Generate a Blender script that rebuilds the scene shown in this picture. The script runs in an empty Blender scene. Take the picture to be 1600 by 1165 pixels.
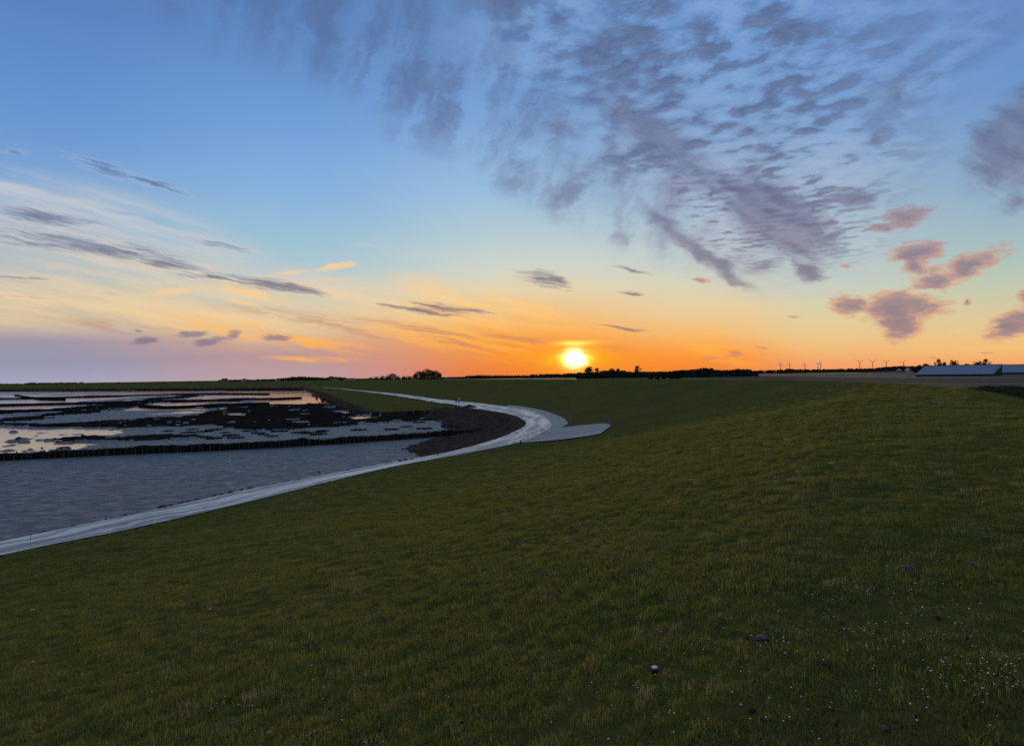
import bpy, bmesh, math, random
import numpy as np
from mathutils import Vector, Matrix, Quaternion

random.seed(7); rng = np.random.default_rng(7)
scene = bpy.context.scene
COL = scene.collection
R = math.radians

# ------------------------------------------------------------------ camera
EYE = 7.0; FPX = 1164.0
ROLL = R(0.9); PITCH = 4/1164.
_r0 = np.array([1., 0, 0]); _f0 = np.array([0, math.cos(PITCH), math.sin(PITCH)]); _u0 = np.array([0, -math.sin(PITCH), math.cos(PITCH)])
UP = math.cos(ROLL)*_u0+math.sin(ROLL)*_r0; RT = math.cos(ROLL)*_r0-math.sin(ROLL)*_u0
cam = bpy.data.cameras.new('camera'); camo = bpy.data.objects.new('camera', cam); COL.objects.link(camo)
cam.sensor_width = 36; cam.lens = 36*FPX/1600; cam.clip_start = .1; cam.clip_end = 40000
m = Matrix(((RT[0], UP[0], -_f0[0], 0), (RT[1], UP[1], -_f0[1], 0), (RT[2], UP[2], -_f0[2], EYE), (0, 0, 0, 1)))
camo.matrix_world = m
scene.camera = camo

def ray(x, y): return _f0+RT*(x-800)/FPX-UP*(y-582.5)/FPX
def gp(x, y, z=0.0):
    d = ray(x, y); t = (z-EYE)/d[2]; return (d[0]*t, d[1]*t)
def at(x, y, Y):                       # point on the photo ray at depth Y
    d = ray(x, y); t = Y/d[1]; return Vector((d[0]*t, Y, EYE+d[2]*t))
def ae(x, y):
    d = ray(x, y); return math.atan2(d[0], d[1]), math.asin(d[2]/np.linalg.norm(d))

# ------------------------------------------------------------------ view
scene.view_settings.view_transform = 'Standard'; scene.view_settings.look = 'None'
scene.view_settings.exposure = 0; scene.view_settings.gamma = 1
scene.render.engine = 'CYCLES'
scene.cycles.max_bounces = 6; scene.cycles.volume_bounces = 1
scene.cycles.use_denoising = False
scene.cycles.sample_clamp_indirect = 4

# ------------------------------------------------------------------ node helpers
def s2l(c):
    c = c/255.; return c/12.92 if c <= .04045 else ((c+.055)/1.055)**2.4
def rgb(r, g, b, k=1.0): return (s2l(r)*k, s2l(g)*k, s2l(b)*k, 1)

class G:
    """a node graph with short calls; every call returns an output socket"""
    def __init__(s, tree): s.t = tree
    def n(s, t, **kw):
        nd = s.t.nodes.new(t)
        for k, v in kw.items(): setattr(nd, k, v)
        return nd
    def put(s, sock, v):
        if isinstance(v, bpy.types.NodeSocket): s.t.links.new(v, sock)
        else: sock.default_value = v
    def m(s, op, a, b=None, c=None, clamp=False):
        nd = s.n('ShaderNodeMath', operation=op, use_clamp=clamp); s.put(nd.inputs[0], a)
        if b is not None: s.put(nd.inputs[1], b)
        if c is not None: s.put(nd.inputs[2], c)
        return nd.outputs[0]
    def add(s, a, b): return s.m('ADD', a, b)
    def sub(s, a, b): return s.m('SUBTRACT', a, b)
    def mul(s, a, b): return s.m('MULTIPLY', a, b)
    def mx(s, a, b): return s.m('MAXIMUM', a, b)
    def mad(s, a, b, c): return s.m('MULTIPLY_ADD', a, b, c)
    def vec(s, x, y, z=0.0):
        nd = s.n('ShaderNodeCombineXYZ'); s.put(nd.inputs[0], x); s.put(nd.inputs[1], y); s.put(nd.inputs[2], z); return nd.outputs[0]
    def sep(s, v):
        nd = s.n('ShaderNodeSeparateXYZ'); s.put(nd.inputs[0], v); return nd.outputs[:3]
    def vm(s, op, a, b=None, c=None, scale=None):
        nd = s.n('ShaderNodeVectorMath', operation=op); s.put(nd.inputs[0], a)
        if b is not None: s.put(nd.inputs[1], b)
        if c is not None: s.put(nd.inputs[2], c)
        if scale is not None: s.put(nd.inputs[3], scale)
        return nd.outputs['Value'] if op in ('LENGTH', 'DOT_PRODUCT', 'DISTANCE') else nd.outputs[0]
    def noise(s, v, scale, detail=4, rough=.55, dist=0., color=False):
        nd = s.n('ShaderNodeTexNoise'); s.put(nd.inputs['Vector'], v); nd.inputs['Scale'].default_value = scale
        nd.inputs['Detail'].default_value = detail; nd.inputs['Roughness'].default_value = rough; nd.inputs['Distortion'].default_value = dist
        return nd.outputs[1 if color else 0]
    def vor(s, v, scale, feature='F1', smooth=None):
        nd = s.n('ShaderNodeTexVoronoi', feature=feature); s.put(nd.inputs['Vector'], v); nd.inputs['Scale'].default_value = scale
        return nd.outputs['Distance']
    def ss(s, x, lo, hi):
        nd = s.n('ShaderNodeMapRange', interpolation_type='SMOOTHSTEP'); s.put(nd.inputs[0], x)
        s.put(nd.inputs[1], lo); s.put(nd.inputs[2], hi); return nd.outputs[0]
    def lin(s, x, lo, hi, a=0., b=1.):
        nd = s.n('ShaderNodeMapRange'); s.put(nd.inputs[0], x)
        for i, v in ((1, lo), (2, hi), (3, a), (4, b)): s.put(nd.inputs[i], v)
        return nd.outputs[0]
    def mix(s, f, a, b):
        nd = s.n('ShaderNodeMix', data_type='RGBA'); s.put(nd.inputs[0], f); s.put(nd.inputs[6], a); s.put(nd.inputs[7], b); return nd.outputs[2]
    def ramp(s, x, stops, interp='LINEAR'):
        nd = s.n('ShaderNodeValToRGB'); cr = nd.color_ramp; cr.interpolation = interp; s.put(nd.inputs[0], x)
        stops = sorted(stops, key=lambda q: q[0])
        while len(cr.elements) < len(stops): cr.elements.new(.5)
        for el, (p, c) in zip(cr.elements, stops): el.position = p; el.color = c
        return nd.outputs[0]
    def mapping(s, v, loc, rot, sc, kind='TEXTURE'):
        nd = s.n('ShaderNodeMapping', vector_type=kind); s.put(nd.inputs[0], v)
        nd.inputs[1].default_value = loc; nd.inputs[2].default_value = (0, 0, rot); nd.inputs[3].default_value = sc; return nd.outputs[0]

# ------------------------------------------------------------------ sky
SUN_A, SUN_E = ae(898, 560)
SUND = Vector((math.sin(SUN_A)*math.cos(SUN_E), math.cos(SUN_A)*math.cos(SUN_E), math.sin(SUN_E)))
def build_world():
    w = bpy.data.worlds.new('World'); scene.world = w; w.use_nodes = True
    nt = w.node_tree; nt.nodes.clear(); g = G(nt)
    tc = g.n('ShaderNodeTexCoord').outputs['Generated']
    d = g.vm('NORMALIZE', tc); x, y, z = g.sep(d)
    a = g.m('ARCTAN2', x, y); e = g.m('ARCSINE', g.mx(z, -.02))
    EM = .62                                    # ramps cover elevation -0.02 .. EM
    def P(xx, yy): return min(1, max(0, ae(xx, yy)[1]/EM))
    cols = {
     50:  [(0,(90,131,193)),(100,(97,141,203)),(200,(107,152,210)),(260,(122,163,210)),(310,(150,178,206)),(370,(164,184,200)),(420,(178,190,192)),(450,(196,192,178)),(490,(208,190,162)),(512,(192,176,164)),(532,(158,150,168)),(565,(150,150,174)),(598,(164,164,188))],
     450: [(0,(86,127,188)),(100,(100,144,201)),(200,(115,160,217)),(300,(135,178,220)),(370,(154,192,214)),(410,(172,198,208)),(440,(196,204,196)),(475,(214,204,176)),(510,(224,192,152)),(536,(206,164,144)),(556,(184,150,152)),(594,(188,158,162))],
     800: [(0,(98,141,196)),(150,(118,162,215)),(300,(154,190,220)),(370,(184,204,212)),(420,(208,214,200)),(455,(228,210,170)),(490,(242,190,122)),(520,(246,170,84)),(555,(242,144,64)),(586,(226,116,66))],
     1100:[(0,(104,147,206)),(200,(130,170,214)),(330,(168,196,212)),(400,(196,208,204)),(440,(214,212,188)),(480,(232,206,160)),(520,(244,190,118)),(555,(252,154,64)),(582,(240,126,54))],
     1300:[(0,(100,143,203)),(200,(124,161,207)),(330,(162,189,204)),(400,(184,202,202)),(450,(204,210,188)),(500,(226,206,158)),(540,(240,192,126)),(579,(244,152,96))],
     1580:[(0,(98,137,196)),(120,(105,148,203)),(250,(132,167,203)),(340,(154,182,196)),(400,(172,194,190)),(450,(196,202,174)),(500,(224,200,150)),(545,(244,190,120)),(574,(242,160,100))],
    }
    ef = g.m('DIVIDE', e, EM, clamp=True)
    zen = rgb(112, 132, 160)  # overhead sky out of view, greyed so the ground is lit more neutrally
    keys = sorted(cols); outs = []
    for k in keys:
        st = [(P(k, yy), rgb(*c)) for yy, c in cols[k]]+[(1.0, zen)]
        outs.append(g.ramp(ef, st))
    back = g.ramp(ef, [(0, rgb(150, 146, 168)), (.12, rgb(176, 160, 170)), (.3, rgb(156, 162, 182)), (.6, rgb(128, 146, 176)), (1, zen)])  # unseen sky behind the camera, brightened and warmed to light the ground
    aw = g.mad(g.sub(g.noise(g.vec(a, g.mul(e, 5.)), 3., 3), .5), .10, a)
    c = outs[0]
    for i in range(1, len(keys)):
        c = g.mix(g.ss(aw, ae(keys[i-1], 400)[0], ae(keys[i], 400)[0]), c, outs[i])
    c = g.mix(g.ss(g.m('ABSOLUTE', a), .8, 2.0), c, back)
    # --- warped (azimuth, elevation) coordinates for the clouds
    v = g.vec(a, e)
    nA = g.vm('SUBTRACT', g.noise(g.vec(g.mul(a, .45), e), 26., 5, .6, color=True), (.5, .5, .5))
    nB = g.vm('SUBTRACT', g.noise(g.vec(g.mul(a, .5), e), 95., 4, .6, color=True), (.5, .5, .5))
    vw = g.vm('ADD', v, g.vm('ADD', g.vm('MULTIPLY', nA, (.05, .022, 0)), g.vm('MULTIPLY', nB, (.02, .007, 0))))
    vs = g.vm('ADD', v, g.vm('ADD', g.vm('MULTIPLY', nA, (.04, .010, 0)), g.vm('MULTIPLY', nB, (.02, .004, 0))))
    def strokes(vec, lst):
        M = None; vec0 = vec
        for (x1, y1, x2, y2, wd, st) in lst:
            a1, e1 = ae(x1, y1); a2, e2 = ae(x2, y2)
            L = math.hypot(a2-a1, e2-e1)/2*1.12; rot = math.atan2(e2-e1, a2-a1)
            # each stroke waits for the one before it: keeps the shader's stack small
            prev = M if M is not None else last[0]
            if prev is not None: vec = g.vm('MULTIPLY_ADD', prev, (1e-6, 1e-6, 0), vec0)
            q = g.mapping(vec, ((a1+a2)/2, (e1+e2)/2, 0), rot, (L, wd/1164., 1))
            mm = g.mad(g.vm('LENGTH', q), -st, st)
            M = mm if M is None else g.mx(M, mm)
        return g.mx(M, 0.)
    last = [None]
    tilt = math.atan2(ae(530, 460)[1]-ae(0, 345)[1], ae(530, 460)[0]-ae(0, 345)[0])
    vt = g.mapping(vs, (0, 0, 0), tilt, (1, 1, 1))
    sx, sy, _ = g.sep(vt)
    streak = g.noise(g.vec(g.mul(sx, 9.), g.mul(sy, 110.)), 1., 5, .6)
    streak2 = g.noise(g.vec(g.mul(sx, 5.), g.mul(sy, 55.), 7.), 1., 5, .6)
    # --- pale cream veil, left
    M = strokes(vw, [(-120, 300, 430, 420, 75, 1.), (-80, 400, 560, 520, 60, .9), (300, 420, 900, 500, 45, .7), (-150, 270, 150, 330, 50, .7), (-250, 470, 420, 455, 60, .8), (-500, 350, 0, 360, 120, .9)])
    al = g.mul(g.ss(M, .0, .6), g.ss(streak2, .34, .62))
    c = g.mix(g.mul(al, .70), c, g.mix(g.ss(e, .08, .19), rgb(244, 212, 162), rgb(204, 204, 208))); last[0] = c
    # --- orange streaks that fan out left of the sun
    M = strokes(vs, [(600, 430, 1010, 535, 30, 1.), (560, 500, 900, 560, 34, 1.), (180, 480, 620, 555, 20, .9), (1000, 500, 1200, 575, 26, .7), (390, 558, 600, 562, 7, .7), (300, 430, 480, 480, 16, .7), (620, 470, 880, 520, 30, .8)])
    al = g.mul(g.ss(M, .0, .6), g.ss(streak, .40, .60))
    c = g.mix(g.mul(al, .85), c, g.mix(g.ss(e, .035, .11), rgb(255, 180, 78), rgb(255, 206, 136))); last[0] = c
    M = strokes(vs, [(280, 470, 820, 540, 20, 1.), (720, 520, 1010, 548, 7, 1.2), (850, 535, 1000, 552, 4, 1.), (500, 515, 820, 548, 12, .9), (0, 500, 420, 520, 14, .7)])
    al = g.mul(g.ss(M, .05, .7), g.ss(g.sub(1., streak), .44, .62))
    c = g.mix(g.mul(al, .62), c, rgb(190, 132, 108)); last[0] = c
    # --- cream wisps
    M = strokes(vs, [(480, 424, 570, 409, 7, 1.3), (400, 432, 500, 420, 5, .8), (190, 462, 350, 446, 7, .8), (330, 460, 420, 484, 6, .8), (1470, 520, 1530, 512, 4, .5), (470, 440, 590, 430, 5, .5)])
    al = g.ss(g.mul(M, g.lin(streak, .3, .6, .5, 1.2)), .1, .8)
    c = g.mix(g.mul(al, .85), c, rgb(250, 206, 150)); last[0] = c
    # --- high streak clouds, slate
    M = strokes(vs, [(85, 238, 250, 290, 13, .75), (180, 268, 308, 307, 8, 1.), (-60, 320, 175, 356, 15, 1.25), (120, 345, 160, 352, 5, .8),
        (-80, 348, 350, 416, 20, 1.1), (100, 368, 240, 396, 12, .8), (-40, 372, 110, 388, 8, .7), (150, 385, 360, 432, 20, 1.05), (230, 398, 320, 400, 7, .8), (280, 418, 400, 442, 9, 1.1), (330, 428, 532, 462, 12, 1.5), (280, 368, 410, 395, 6, .9), (-90, 428, 118, 437, 3.5, .9), (-90, 455, 120, 470, 3, .8),
        (130, 455, 190, 462, 3.5, .7), (560, 470, 680, 492, 5, 1.), (600, 476, 740, 496, 8, 1.4), (620, 468, 785, 494, 8, 1.3), (915, 502, 1048, 523, 6, 1.2), (790, 420, 905, 452, 18, 1.1), (830, 426, 905, 450, 14, 1.3), (940, 408, 1025, 432, 6, 1.), (960, 455, 1025, 463, 6, 1.1),
        (530, 378, 610, 388, 5, .4), (715, 405, 760, 416, 4, .4), (0, 236, 60, 240, 6, .5)])
    n0 = g.noise(g.vec(g.mul(sx, 55.), g.mul(sy, 210.)), 1., 4, .6)
    n00 = g.noise(g.vec(g.mul(sx, 20.), g.mul(sy, 270.), 3.), 1., 5, .62)
    dn = g.add(M, g.mul(g.sub(n00, .565), 2.7))
    rimf = g.mul(g.mul(g.ss(dn, -.30, .10), g.sub(1., g.ss(dn, .10, .5))), g.ss(M, .0, .25))
    c = g.mix(g.mul(rimf, .20), c, g.mix(g.ss(e, .10, .26), rgb(250, 206, 156), rgb(186, 186, 204))); last[0] = c
    al = g.mul(g.ss(dn, .08, 1.05), g.ss(M, 0, .28))
    c = g.mix(g.mul(al, .80), c, g.mix(g.ss(e, .07, .19), rgb(128, 104, 118), rgb(98, 108, 140))); last[0] = c
    # --- small puffs above the left horizon
    M = strokes(vw, [(192, 534, 256, 527, 8, 1.25), (208, 512, 232, 513, 4, 1.), (274, 524, 332, 520, 8, 1.3), (300, 536, 358, 531, 9, 1.4), (340, 527, 376, 521, 8, 1.2), (394, 527, 468, 524, 8, 1.3), (1085, 560, 1135, 556, 4, .9), (1130, 556, 1172, 551, 5.5, 1.), (1175, 542, 1205, 547, 3, .8), (1232, 492, 1262, 491, 4, .6), (1270, 552, 1288, 553, 2.5, .7), (1440, 556, 1490, 560, 3.5, .6), (1510, 553, 1560, 555, 4, .7)])
    al = g.ss(g.add(M, g.mul(g.sub(n00, .52), 1.8)), .10, .85); al = g.mul(al, g.ss(M, .0, .35))
    c = g.mix(g.mul(al, .70), c, g.mix(g.ss(a, .1, .3), rgb(120, 108, 138), rgb(196, 128, 112))); last[0] = c
    # --- altocumulus sheet: coordinates on a flat cloud layer, so it shrinks towards the horizon
    zc = g.mx(z, .035); px = g.m('DIVIDE', x, zc); py = g.m('DIVIDE', y, zc)
    pv = g.vec(px, py)
    pn = g.vm('SUBTRACT', g.noise(pv, 1.6, 5, .55, color=True), (.5, .5, .5))
    pw = g.vm('ADD', pv, g.vm('MULTIPLY', pn, (.55, .8, 0)))
    pwx, pwy, _ = g.sep(pw)
    # signed position right of the left edge, which runs (-.62,1.9) -> (3.4,10.6)
    def pl(X, Y):
        dd = ray(X, Y); return dd[0]/dd[2], dd[1]/dd[2]
    A = pl(500, 40); B = pl(1110, 440)
    L = math.hypot(B[0]-A[0], B[1]-A[1]); ux, uy = (B[0]-A[0])/L, (B[1]-A[1])/L
    side = g.sub(g.mul(g.sub(pwx, A[0]), uy), g.mul(g.sub(pwy, A[1]), ux))     # + to the right
    span = g.add(g.mul(g.sub(pwx, A[0]), ux), g.mul(g.sub(pwy, A[1]), uy))
    soft = g.mul(g.ss(side, -.45, .35), g.sub(1., g.ss(side, 1.3, 2.6))); soft = g.mul(soft, g.sub(1., g.ss(span, 7., 11.)))
    veil = g.noise(g.vec(g.mul(px, 1.1), g.mul(py, .5)), 1.6, 5, .62)
    c = g.mix(g.mul(g.mul(soft, g.lin(veil, .3, .7, .15, .8)), .50), c, g.mix(g.ss(e, .12, .35), rgb(176, 184, 204), rgb(120, 152, 196))); last[0] = c
    shade = g.mul(g.mul(g.ss(side, -.15, .30), g.sub(1., g.ss(side, .9, 1.5))), g.sub(1., g.ss(span, 5.0, 8.)))
    veil2 = g.noise(g.vec(g.mul(a, 7.), g.mul(e, 9.), 5.), 1., 5, .6)
    c = g.mix(g.mul(g.mul(shade, g.ss(veil2, .36, .66)), .34), c, g.mix(g.ss(e, .16, .40), rgb(112, 112, 144), rgb(88, 114, 158))); last[0] = c
    # hanging fibres on the left flank
    fv = g.vm('ADD', g.vec(g.mul(g.sub(a, g.mul(e, .35)), 25.), g.mul(e, 7.5), 3.), g.vm('SCALE', nA, scale=1.3))
    fib = g.noise(fv, 1., 4, .5)
    flank = g.mul(g.ss(side, -.46, -.05), g.sub(1., g.ss(side, .45, .95)))
    flank = g.mul(flank, g.sub(1., g.ss(span, 3.2, 6.)))
    c = g.mix(g.mul(g.mul(flank, g.ss(fib, .38, .66)), .66), c, g.mix(g.ss(e, .18, .42), rgb(112, 108, 142), rgb(86, 108, 152))); last[0] = c
    # puffs inside
    pu_v = g.vm('ADD', g.vec(g.mul(px, 1.), g.mul(py, .80), 5.), g.vm('SCALE', pn, scale=.15))
    cell = g.lin(g.vor(pu_v, 8.6), 0., .75, .70, .28)
    pu_n = g.noise(pu_v, 9., 5, .58)
    pu_s = g.noise(g.vm('ADD', pu_v, (.0, .028, 0)), 9., 5, .58)
    pu = g.add(g.mul(pu_n, .62), g.mul(cell, .38))
    relief = g.m('ADD', g.mul(g.sub(pu_n, pu_s), 3.2), .5, clamp=True)
    pu2 = g.noise(g.vec(px, g.mul(py, .8), 9.), 1.9, 3, .5)
    dens = g.add(pu, g.mul(g.sub(pu2, .48), .42))
    inner = g.mul(g.ss(side, .22, .62), g.mul(g.sub(1., g.ss(side, 1.15, 1.9)), g.sub(1., g.ss(span, 3.6, 7.5))))
    al = g.mul(g.ss(dens, .465, .575), inner)
    top = g.mix(g.ss(e, .14, .36), rgb(104, 106, 136), rgb(78, 100, 140)); top = g.mix(g.mul(relief, .5), top, g.mix(g.ss(e, .14, .36), rgb(176, 158, 170), rgb(128, 142, 180)))
    lit = g.mix(g.ss(e, .16, .36), rgb(186, 188, 206), rgb(136, 170, 214))
    rim = g.mul(g.sub(1., g.ss(dens, .36, .50)), inner)
    c = g.mix(g.mul(rim, .62), c, lit); last[0] = c
    c = g.mix(g.mul(al, .90), c, top); last[0] = c
    # --- the heavier mauve masses
    M = strokes(vw, [(1110, 270, 1320, 410, 56, 1.35), (900, 110, 1180, 330, 42, .9), (1190, 380, 1330, 375, 34, 1.), (980, 300, 1200, 470, 20, .9), (1230, 410, 1300, 440, 18, .9), (1140, 440, 1240, 400, 18, .5), (840, 170, 930, 230, 40, .5), (650, 110, 720, 150, 40, .45), (1500, 300, 1680, 120, 62, 1.25), (1560, 230, 1700, 250, 70, 1.1), (1290, 320, 1390, 300, 22, .8), (1320, 170, 1480, 130, 45, .5), (1330, 240, 1430, 180, 34, .5), (1540, 340, 1640, 290, 22, .6)])
    diag = g.mapping(vw, (0, 0, 0), -.62, (1, 1, 1)); d1, d2, _ = g.sep(diag)
    n1 = g.noise(g.vec(g.mul(d1, 15.), g.mul(d2, 48.), 2.), 1., 6, .62)
    dm = g.add(M, g.mul(g.sub(n1, .5), 1.0)); al = g.mul(g.ss(dm, .04, .72), g.ss(M, 0, .30))
    n1s = g.noise(g.vec(g.mad(d1, 15., -.25), g.mad(d2, 48., .45), 2.), 1., 6, .62)
    rel1 = g.m('ADD', g.mul(g.sub(n1, n1s), 2.2), .5, clamp=True)
    c = g.mix(g.mul(al, .80), c, g.mix(rel1, g.mix(g.ss(e, .12, .3), rgb(142, 134, 154), rgb(118, 130, 162)), g.mix(g.ss(e, .12, .3), rgb(110, 106, 132), rgb(92, 104, 138)))); last[0] = c
    # --- low clouds at the right: mauve body, orange where thin or low
    M = strokes(vw, [(1285, 470, 1380, 480, 20, 1.2), (1330, 480, 1490, 476, 30, 1.6), (1365, 502, 1450, 498, 38, 1.5), (1370, 402, 1485, 390, 22, 1.2), (1395, 412, 1465, 420, 20, 1.1), (1420, 440, 1505, 430, 22, 1.15), (1450, 442, 1580, 390, 22, 1.15), (1370, 352, 1465, 326, 22, .9), (1340, 360, 1420, 350, 10, .8), (1500, 470, 1520, 466, 6, 1.), (1535, 524, 1640, 478, 24, 1.5), (1585, 470, 1640, 460, 16, 1.2), (1310, 415, 1330, 422, 5, .8), (1290, 462, 1310, 470, 5, .6), (1520, 410, 1590, 370, 10, .5), (1075, 432, 1110, 436, 6, .8), (1050, 375, 1090, 390, 8, .6)])
    n2 = g.noise(g.vec(g.mul(a, 46.), g.mul(e, 140.), 4.), 1., 6, .7)
    n2s = g.noise(g.vec(g.mad(a, 46., .55), g.mad(e, 140., .8), 4.), 1., 6, .7)
    rel2 = g.m('ADD', g.mul(g.sub(n2, n2s), 1.8), .42, clamp=True)
    dd = g.add(M, g.mul(g.sub(n2, .5), 1.7))
    al = g.mul(g.ss(dd, .10, .60), g.ss(M, 0, .26))
    thin = g.sub(1., g.ss(g.add(dd, g.mul(g.sub(n1, .5), 1.)), .35, 1.05))
    warm = g.m('MULTIPLY', thin, g.sub(1.2, g.ss(e, .06, .22)), clamp=True)
    body = g.mix(g.mul(rel2, .55), rgb(122, 110, 136), g.mix(g.ss(e, .07, .20), rgb(206, 150, 130), rgb(160, 150, 168)))
    c = g.mix(g.mul(al, .86), c, g.mix(g.mul(warm, .62), body, rgb(244, 186, 140))); last[0] = c
    # --- glow around the sun and the sun itself
    sv = g.vec(g.mul(g.sub(a, SUN_A), 1.), g.mul(g.sub(e, SUN_E), 1.))
    svn = g.vm('ADD', sv, g.vm('MULTIPLY', nB, (.022, .004, 0)))
    sxx, syy, _ = g.sep(svn)
    def gl(wx, wy, k, dx=0, dy=0):
        qx = g.m('DIVIDE', g.sub(sxx, dx), wx); qy = g.m('DIVIDE', g.sub(syy, dy), wy)
        r2 = g.add(g.mul(qx, qx), g.mul(qy, qy))
        return g.mul(g.m('EXPONENT', g.mul(r2, -1.)), k)
    def addc(c, f, col):
        nd = g.n('ShaderNodeMix', data_type='RGBA', blend_type='ADD'); nd.clamp_factor = False
        g.put(nd.inputs[0], f); g.put(nd.inputs[6], c); g.put(nd.inputs[7], col); return nd.outputs[2]
    c = g.mix(g.m('MINIMUM', gl(.13, .030, .66, 0, -.004), 1.), c, rgb(255, 148, 30))
    c = g.mix(g.m('MINIMUM', gl(.045, .017, .9), 1.), c, rgb(255, 178, 10))
    c = addc(c, gl(.021, .008, 1.0), (1.0, .75, .08, 1))
    c = addc(c, gl(.024, .0030, .9, 0.000, .0205), (1.0, .62, .06, 1))
    c = addc(c, gl(.013, .012, 1.2), (1., .80, .35, 1))
    c = addc(c, gl(.0086, .0072, 9.0), (1., .80, .42, 1))
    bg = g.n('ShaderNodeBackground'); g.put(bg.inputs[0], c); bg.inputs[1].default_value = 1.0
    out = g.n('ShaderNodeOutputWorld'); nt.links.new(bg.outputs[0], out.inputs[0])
    w.cycles.sampling_method = 'MANUAL'; w.cycles.sample_map_resolution = 1024
build_world()

# ------------------------------------------------------------------ sun
sl = bpy.data.lights.new('sun', 'SUN'); slo = bpy.data.objects.new('sun', sl); COL.objects.link(slo)
sl.energy = 1.5; sl.angle = R(1.5); sl.color = (1., .60, .28)
slo.rotation_euler = SUND.to_track_quat('Z', 'Y').to_euler(); slo.location = (0, 0, 60)

# ------------------------------------------------------------------ materials
def mat(name, fn):
    m = bpy.data.materials.new(name); m.use_nodes = True; nt = m.node_tree; nt.nodes.clear(); g = G(nt)
    out = g.n('ShaderNodeOutputMaterial'); b = g.n('ShaderNodeBsdfPrincipled')
    nt.links.new(b.outputs[0], out.inputs[0]); b.inputs['Roughness'].default_value = .85
    pos = g.n('ShaderNodeNewGeometry').outputs['Position']
    fn(g, b, pos); return m
def bump(g, b, h, dist, strength=1.):
    nd = g.n('ShaderNodeBump'); nd.inputs['Strength'].default_value = strength; nd.inputs['Distance'].default_value = dist
    g.put(nd.inputs['Height'], h); g.t.links.new(nd.outputs[0], b.inputs['Normal'])
def plain(c1, c2=None, scale=3., rough=.85, spec=.3, metal=0., bd=0.):
    c2 = c2 or tuple(q*.6 for q in c1)
    def f(g, b, pos):
        n = g.noise(pos, scale, 4, .6)
        g.put(b.inputs['Base Color'], g.mix(g.ss(n, .3, .7), c1+(1,), c2+(1,)))
        b.inputs['Roughness'].default_value = rough; b.inputs['Specular IOR Level'].default_value = spec; b.inputs['Metallic'].default_value = metal
        if bd: bump(g, b, n, bd)
    return f
def m_grass(g, b, pos):
    n1 = g.noise(pos, .09, 4, .6); n2 = g.noise(pos, .75, 5, .65); n3 = g.noise(pos, 9., 4, .7); n4 = g.noise(g.vm('MULTIPLY', pos, (1, 1, 0)), 38., 3, .7)
    c = g.mix(g.ss(n1, .35, .65), (.148, .124, .028, 1), (.106, .104, .026, 1))
    c = g.mix(g.mul(g.ss(n2, .42, .75), .7), c, (.140, .112, .036, 1))
    c = g.mix(g.mul(g.ss(n2, .50, .28), .6), c, (.050, .054, .016, 1))
    c = g.mix(g.mul(g.ss(n3, .58, .78), .5), c, (.16, .13, .05, 1))
    c = g.mix(g.mul(g.ss(n3, .45, .25), .7), c, (.040, .040, .014, 1))
    c = g.mix(g.mul(g.ss(n4, .5, .8), .35), c, (.14, .13, .04, 1))
    g.put(b.inputs['Base Color'], c); b.inputs['Roughness'].default_value = 1.; b.inputs['Specular IOR Level'].default_value = .0
    bump(g, b, g.add(g.mul(n3, .7), g.mul(n4, .35)), .12, 1.)
MG = mat('turf', m_grass)
def m_blade(g, b, pos):
    oi = g.n('ShaderNodeObjectInfo').outputs['Random']
    n1 = g.noise(pos, .6, 3, .6)
    c = g.ramp(oi, [(0, (.135, .165, .034, 1)), (.45, (.195, .215, .042, 1)), (.85, (.25, .235, .06, 1)), (1, (.34, .28, .14, 1))])
    c = g.mix(g.mul(g.ss(n1, .35, .7), .5), c, (.22, .205, .05, 1))
    g.put(b.inputs['Base Color'], c); b.inputs['Roughness'].default_value = .8; b.inputs['Specular IOR Level'].default_value = .05
    tr = g.n('ShaderNodeBsdfTranslucent'); g.put(tr.inputs[0], c); ms = g.n('ShaderNodeMixShader'); ms.inputs[0].default_value = .45
    g.t.links.new(b.outputs[0], ms.inputs[1]); g.t.links.new(tr.outputs[0], ms.inputs[2])
    g.t.links.new(ms.outputs[0], [n for n in g.t.nodes if n.type == 'OUTPUT_MATERIAL'][0].inputs[0])
MBL = mat('grass_blade', m_blade)
def m_mud(g, b, pos):
    n1 = g.noise(pos, .05, 4, .6); n2 = g.noise(g.vm('MULTIPLY', pos, (1., 1.3, 1.)), .9, 5, .65); n3 = g.noise(g.vm('MULTIPLY', pos, (1., 1.4, 1.)), 2.6, 4, .65)
    c = g.mix(g.ss(n1, .35, .65), (.066, .070, .062, 1), (.088, .080, .070, 1))
    c = g.mix(g.mul(g.ss(n2, .5, .75), .6), c, (.25, .245, .22, 1))
    c = g.mix(g.mul(g.ss(n2, .50, .36), .9), c, (.022, .026, .030, 1))
    c = g.mix(g.mul(g.ss(n3, .5, .34), .7), c, (.020, .022, .024, 1))
    g.put(b.inputs['Base Color'], c)
    g.put(b.inputs['Roughness'], g.lin(n2, .3, .7, .62, .38)); b.inputs['Specular IOR Level'].default_value = .7
    bump(g, b, g.add(n2, g.mul(n3, .5)), .30, 1.)
MMUD = mat('wet_mud', m_mud)
def m_water(g, b, pos):
    n = g.noise(g.vm('MULTIPLY', pos, (1., 2.5, 1.)), 2.2, 3, .6)
    b.inputs['Base Color'].default_value = (.035, .042, .050, 1); b.inputs['Roughness'].default_value = .06
    b.inputs['IOR'].default_value = 1.33; b.inputs['Specular IOR Level'].default_value = .5
    bump(g, b, n, .006, 1.)
MWAT = mat('shallow_water', m_water)
MMAR = mat('marsh', plain((.008, .008, .007), (.034, .028, .020), .45, 1., .0, 0, .25))
MREV = mat('stone', plain((.115, .076, .056), (.034, .026, .022), 1.0, 1., .0, 0, .1))
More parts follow.
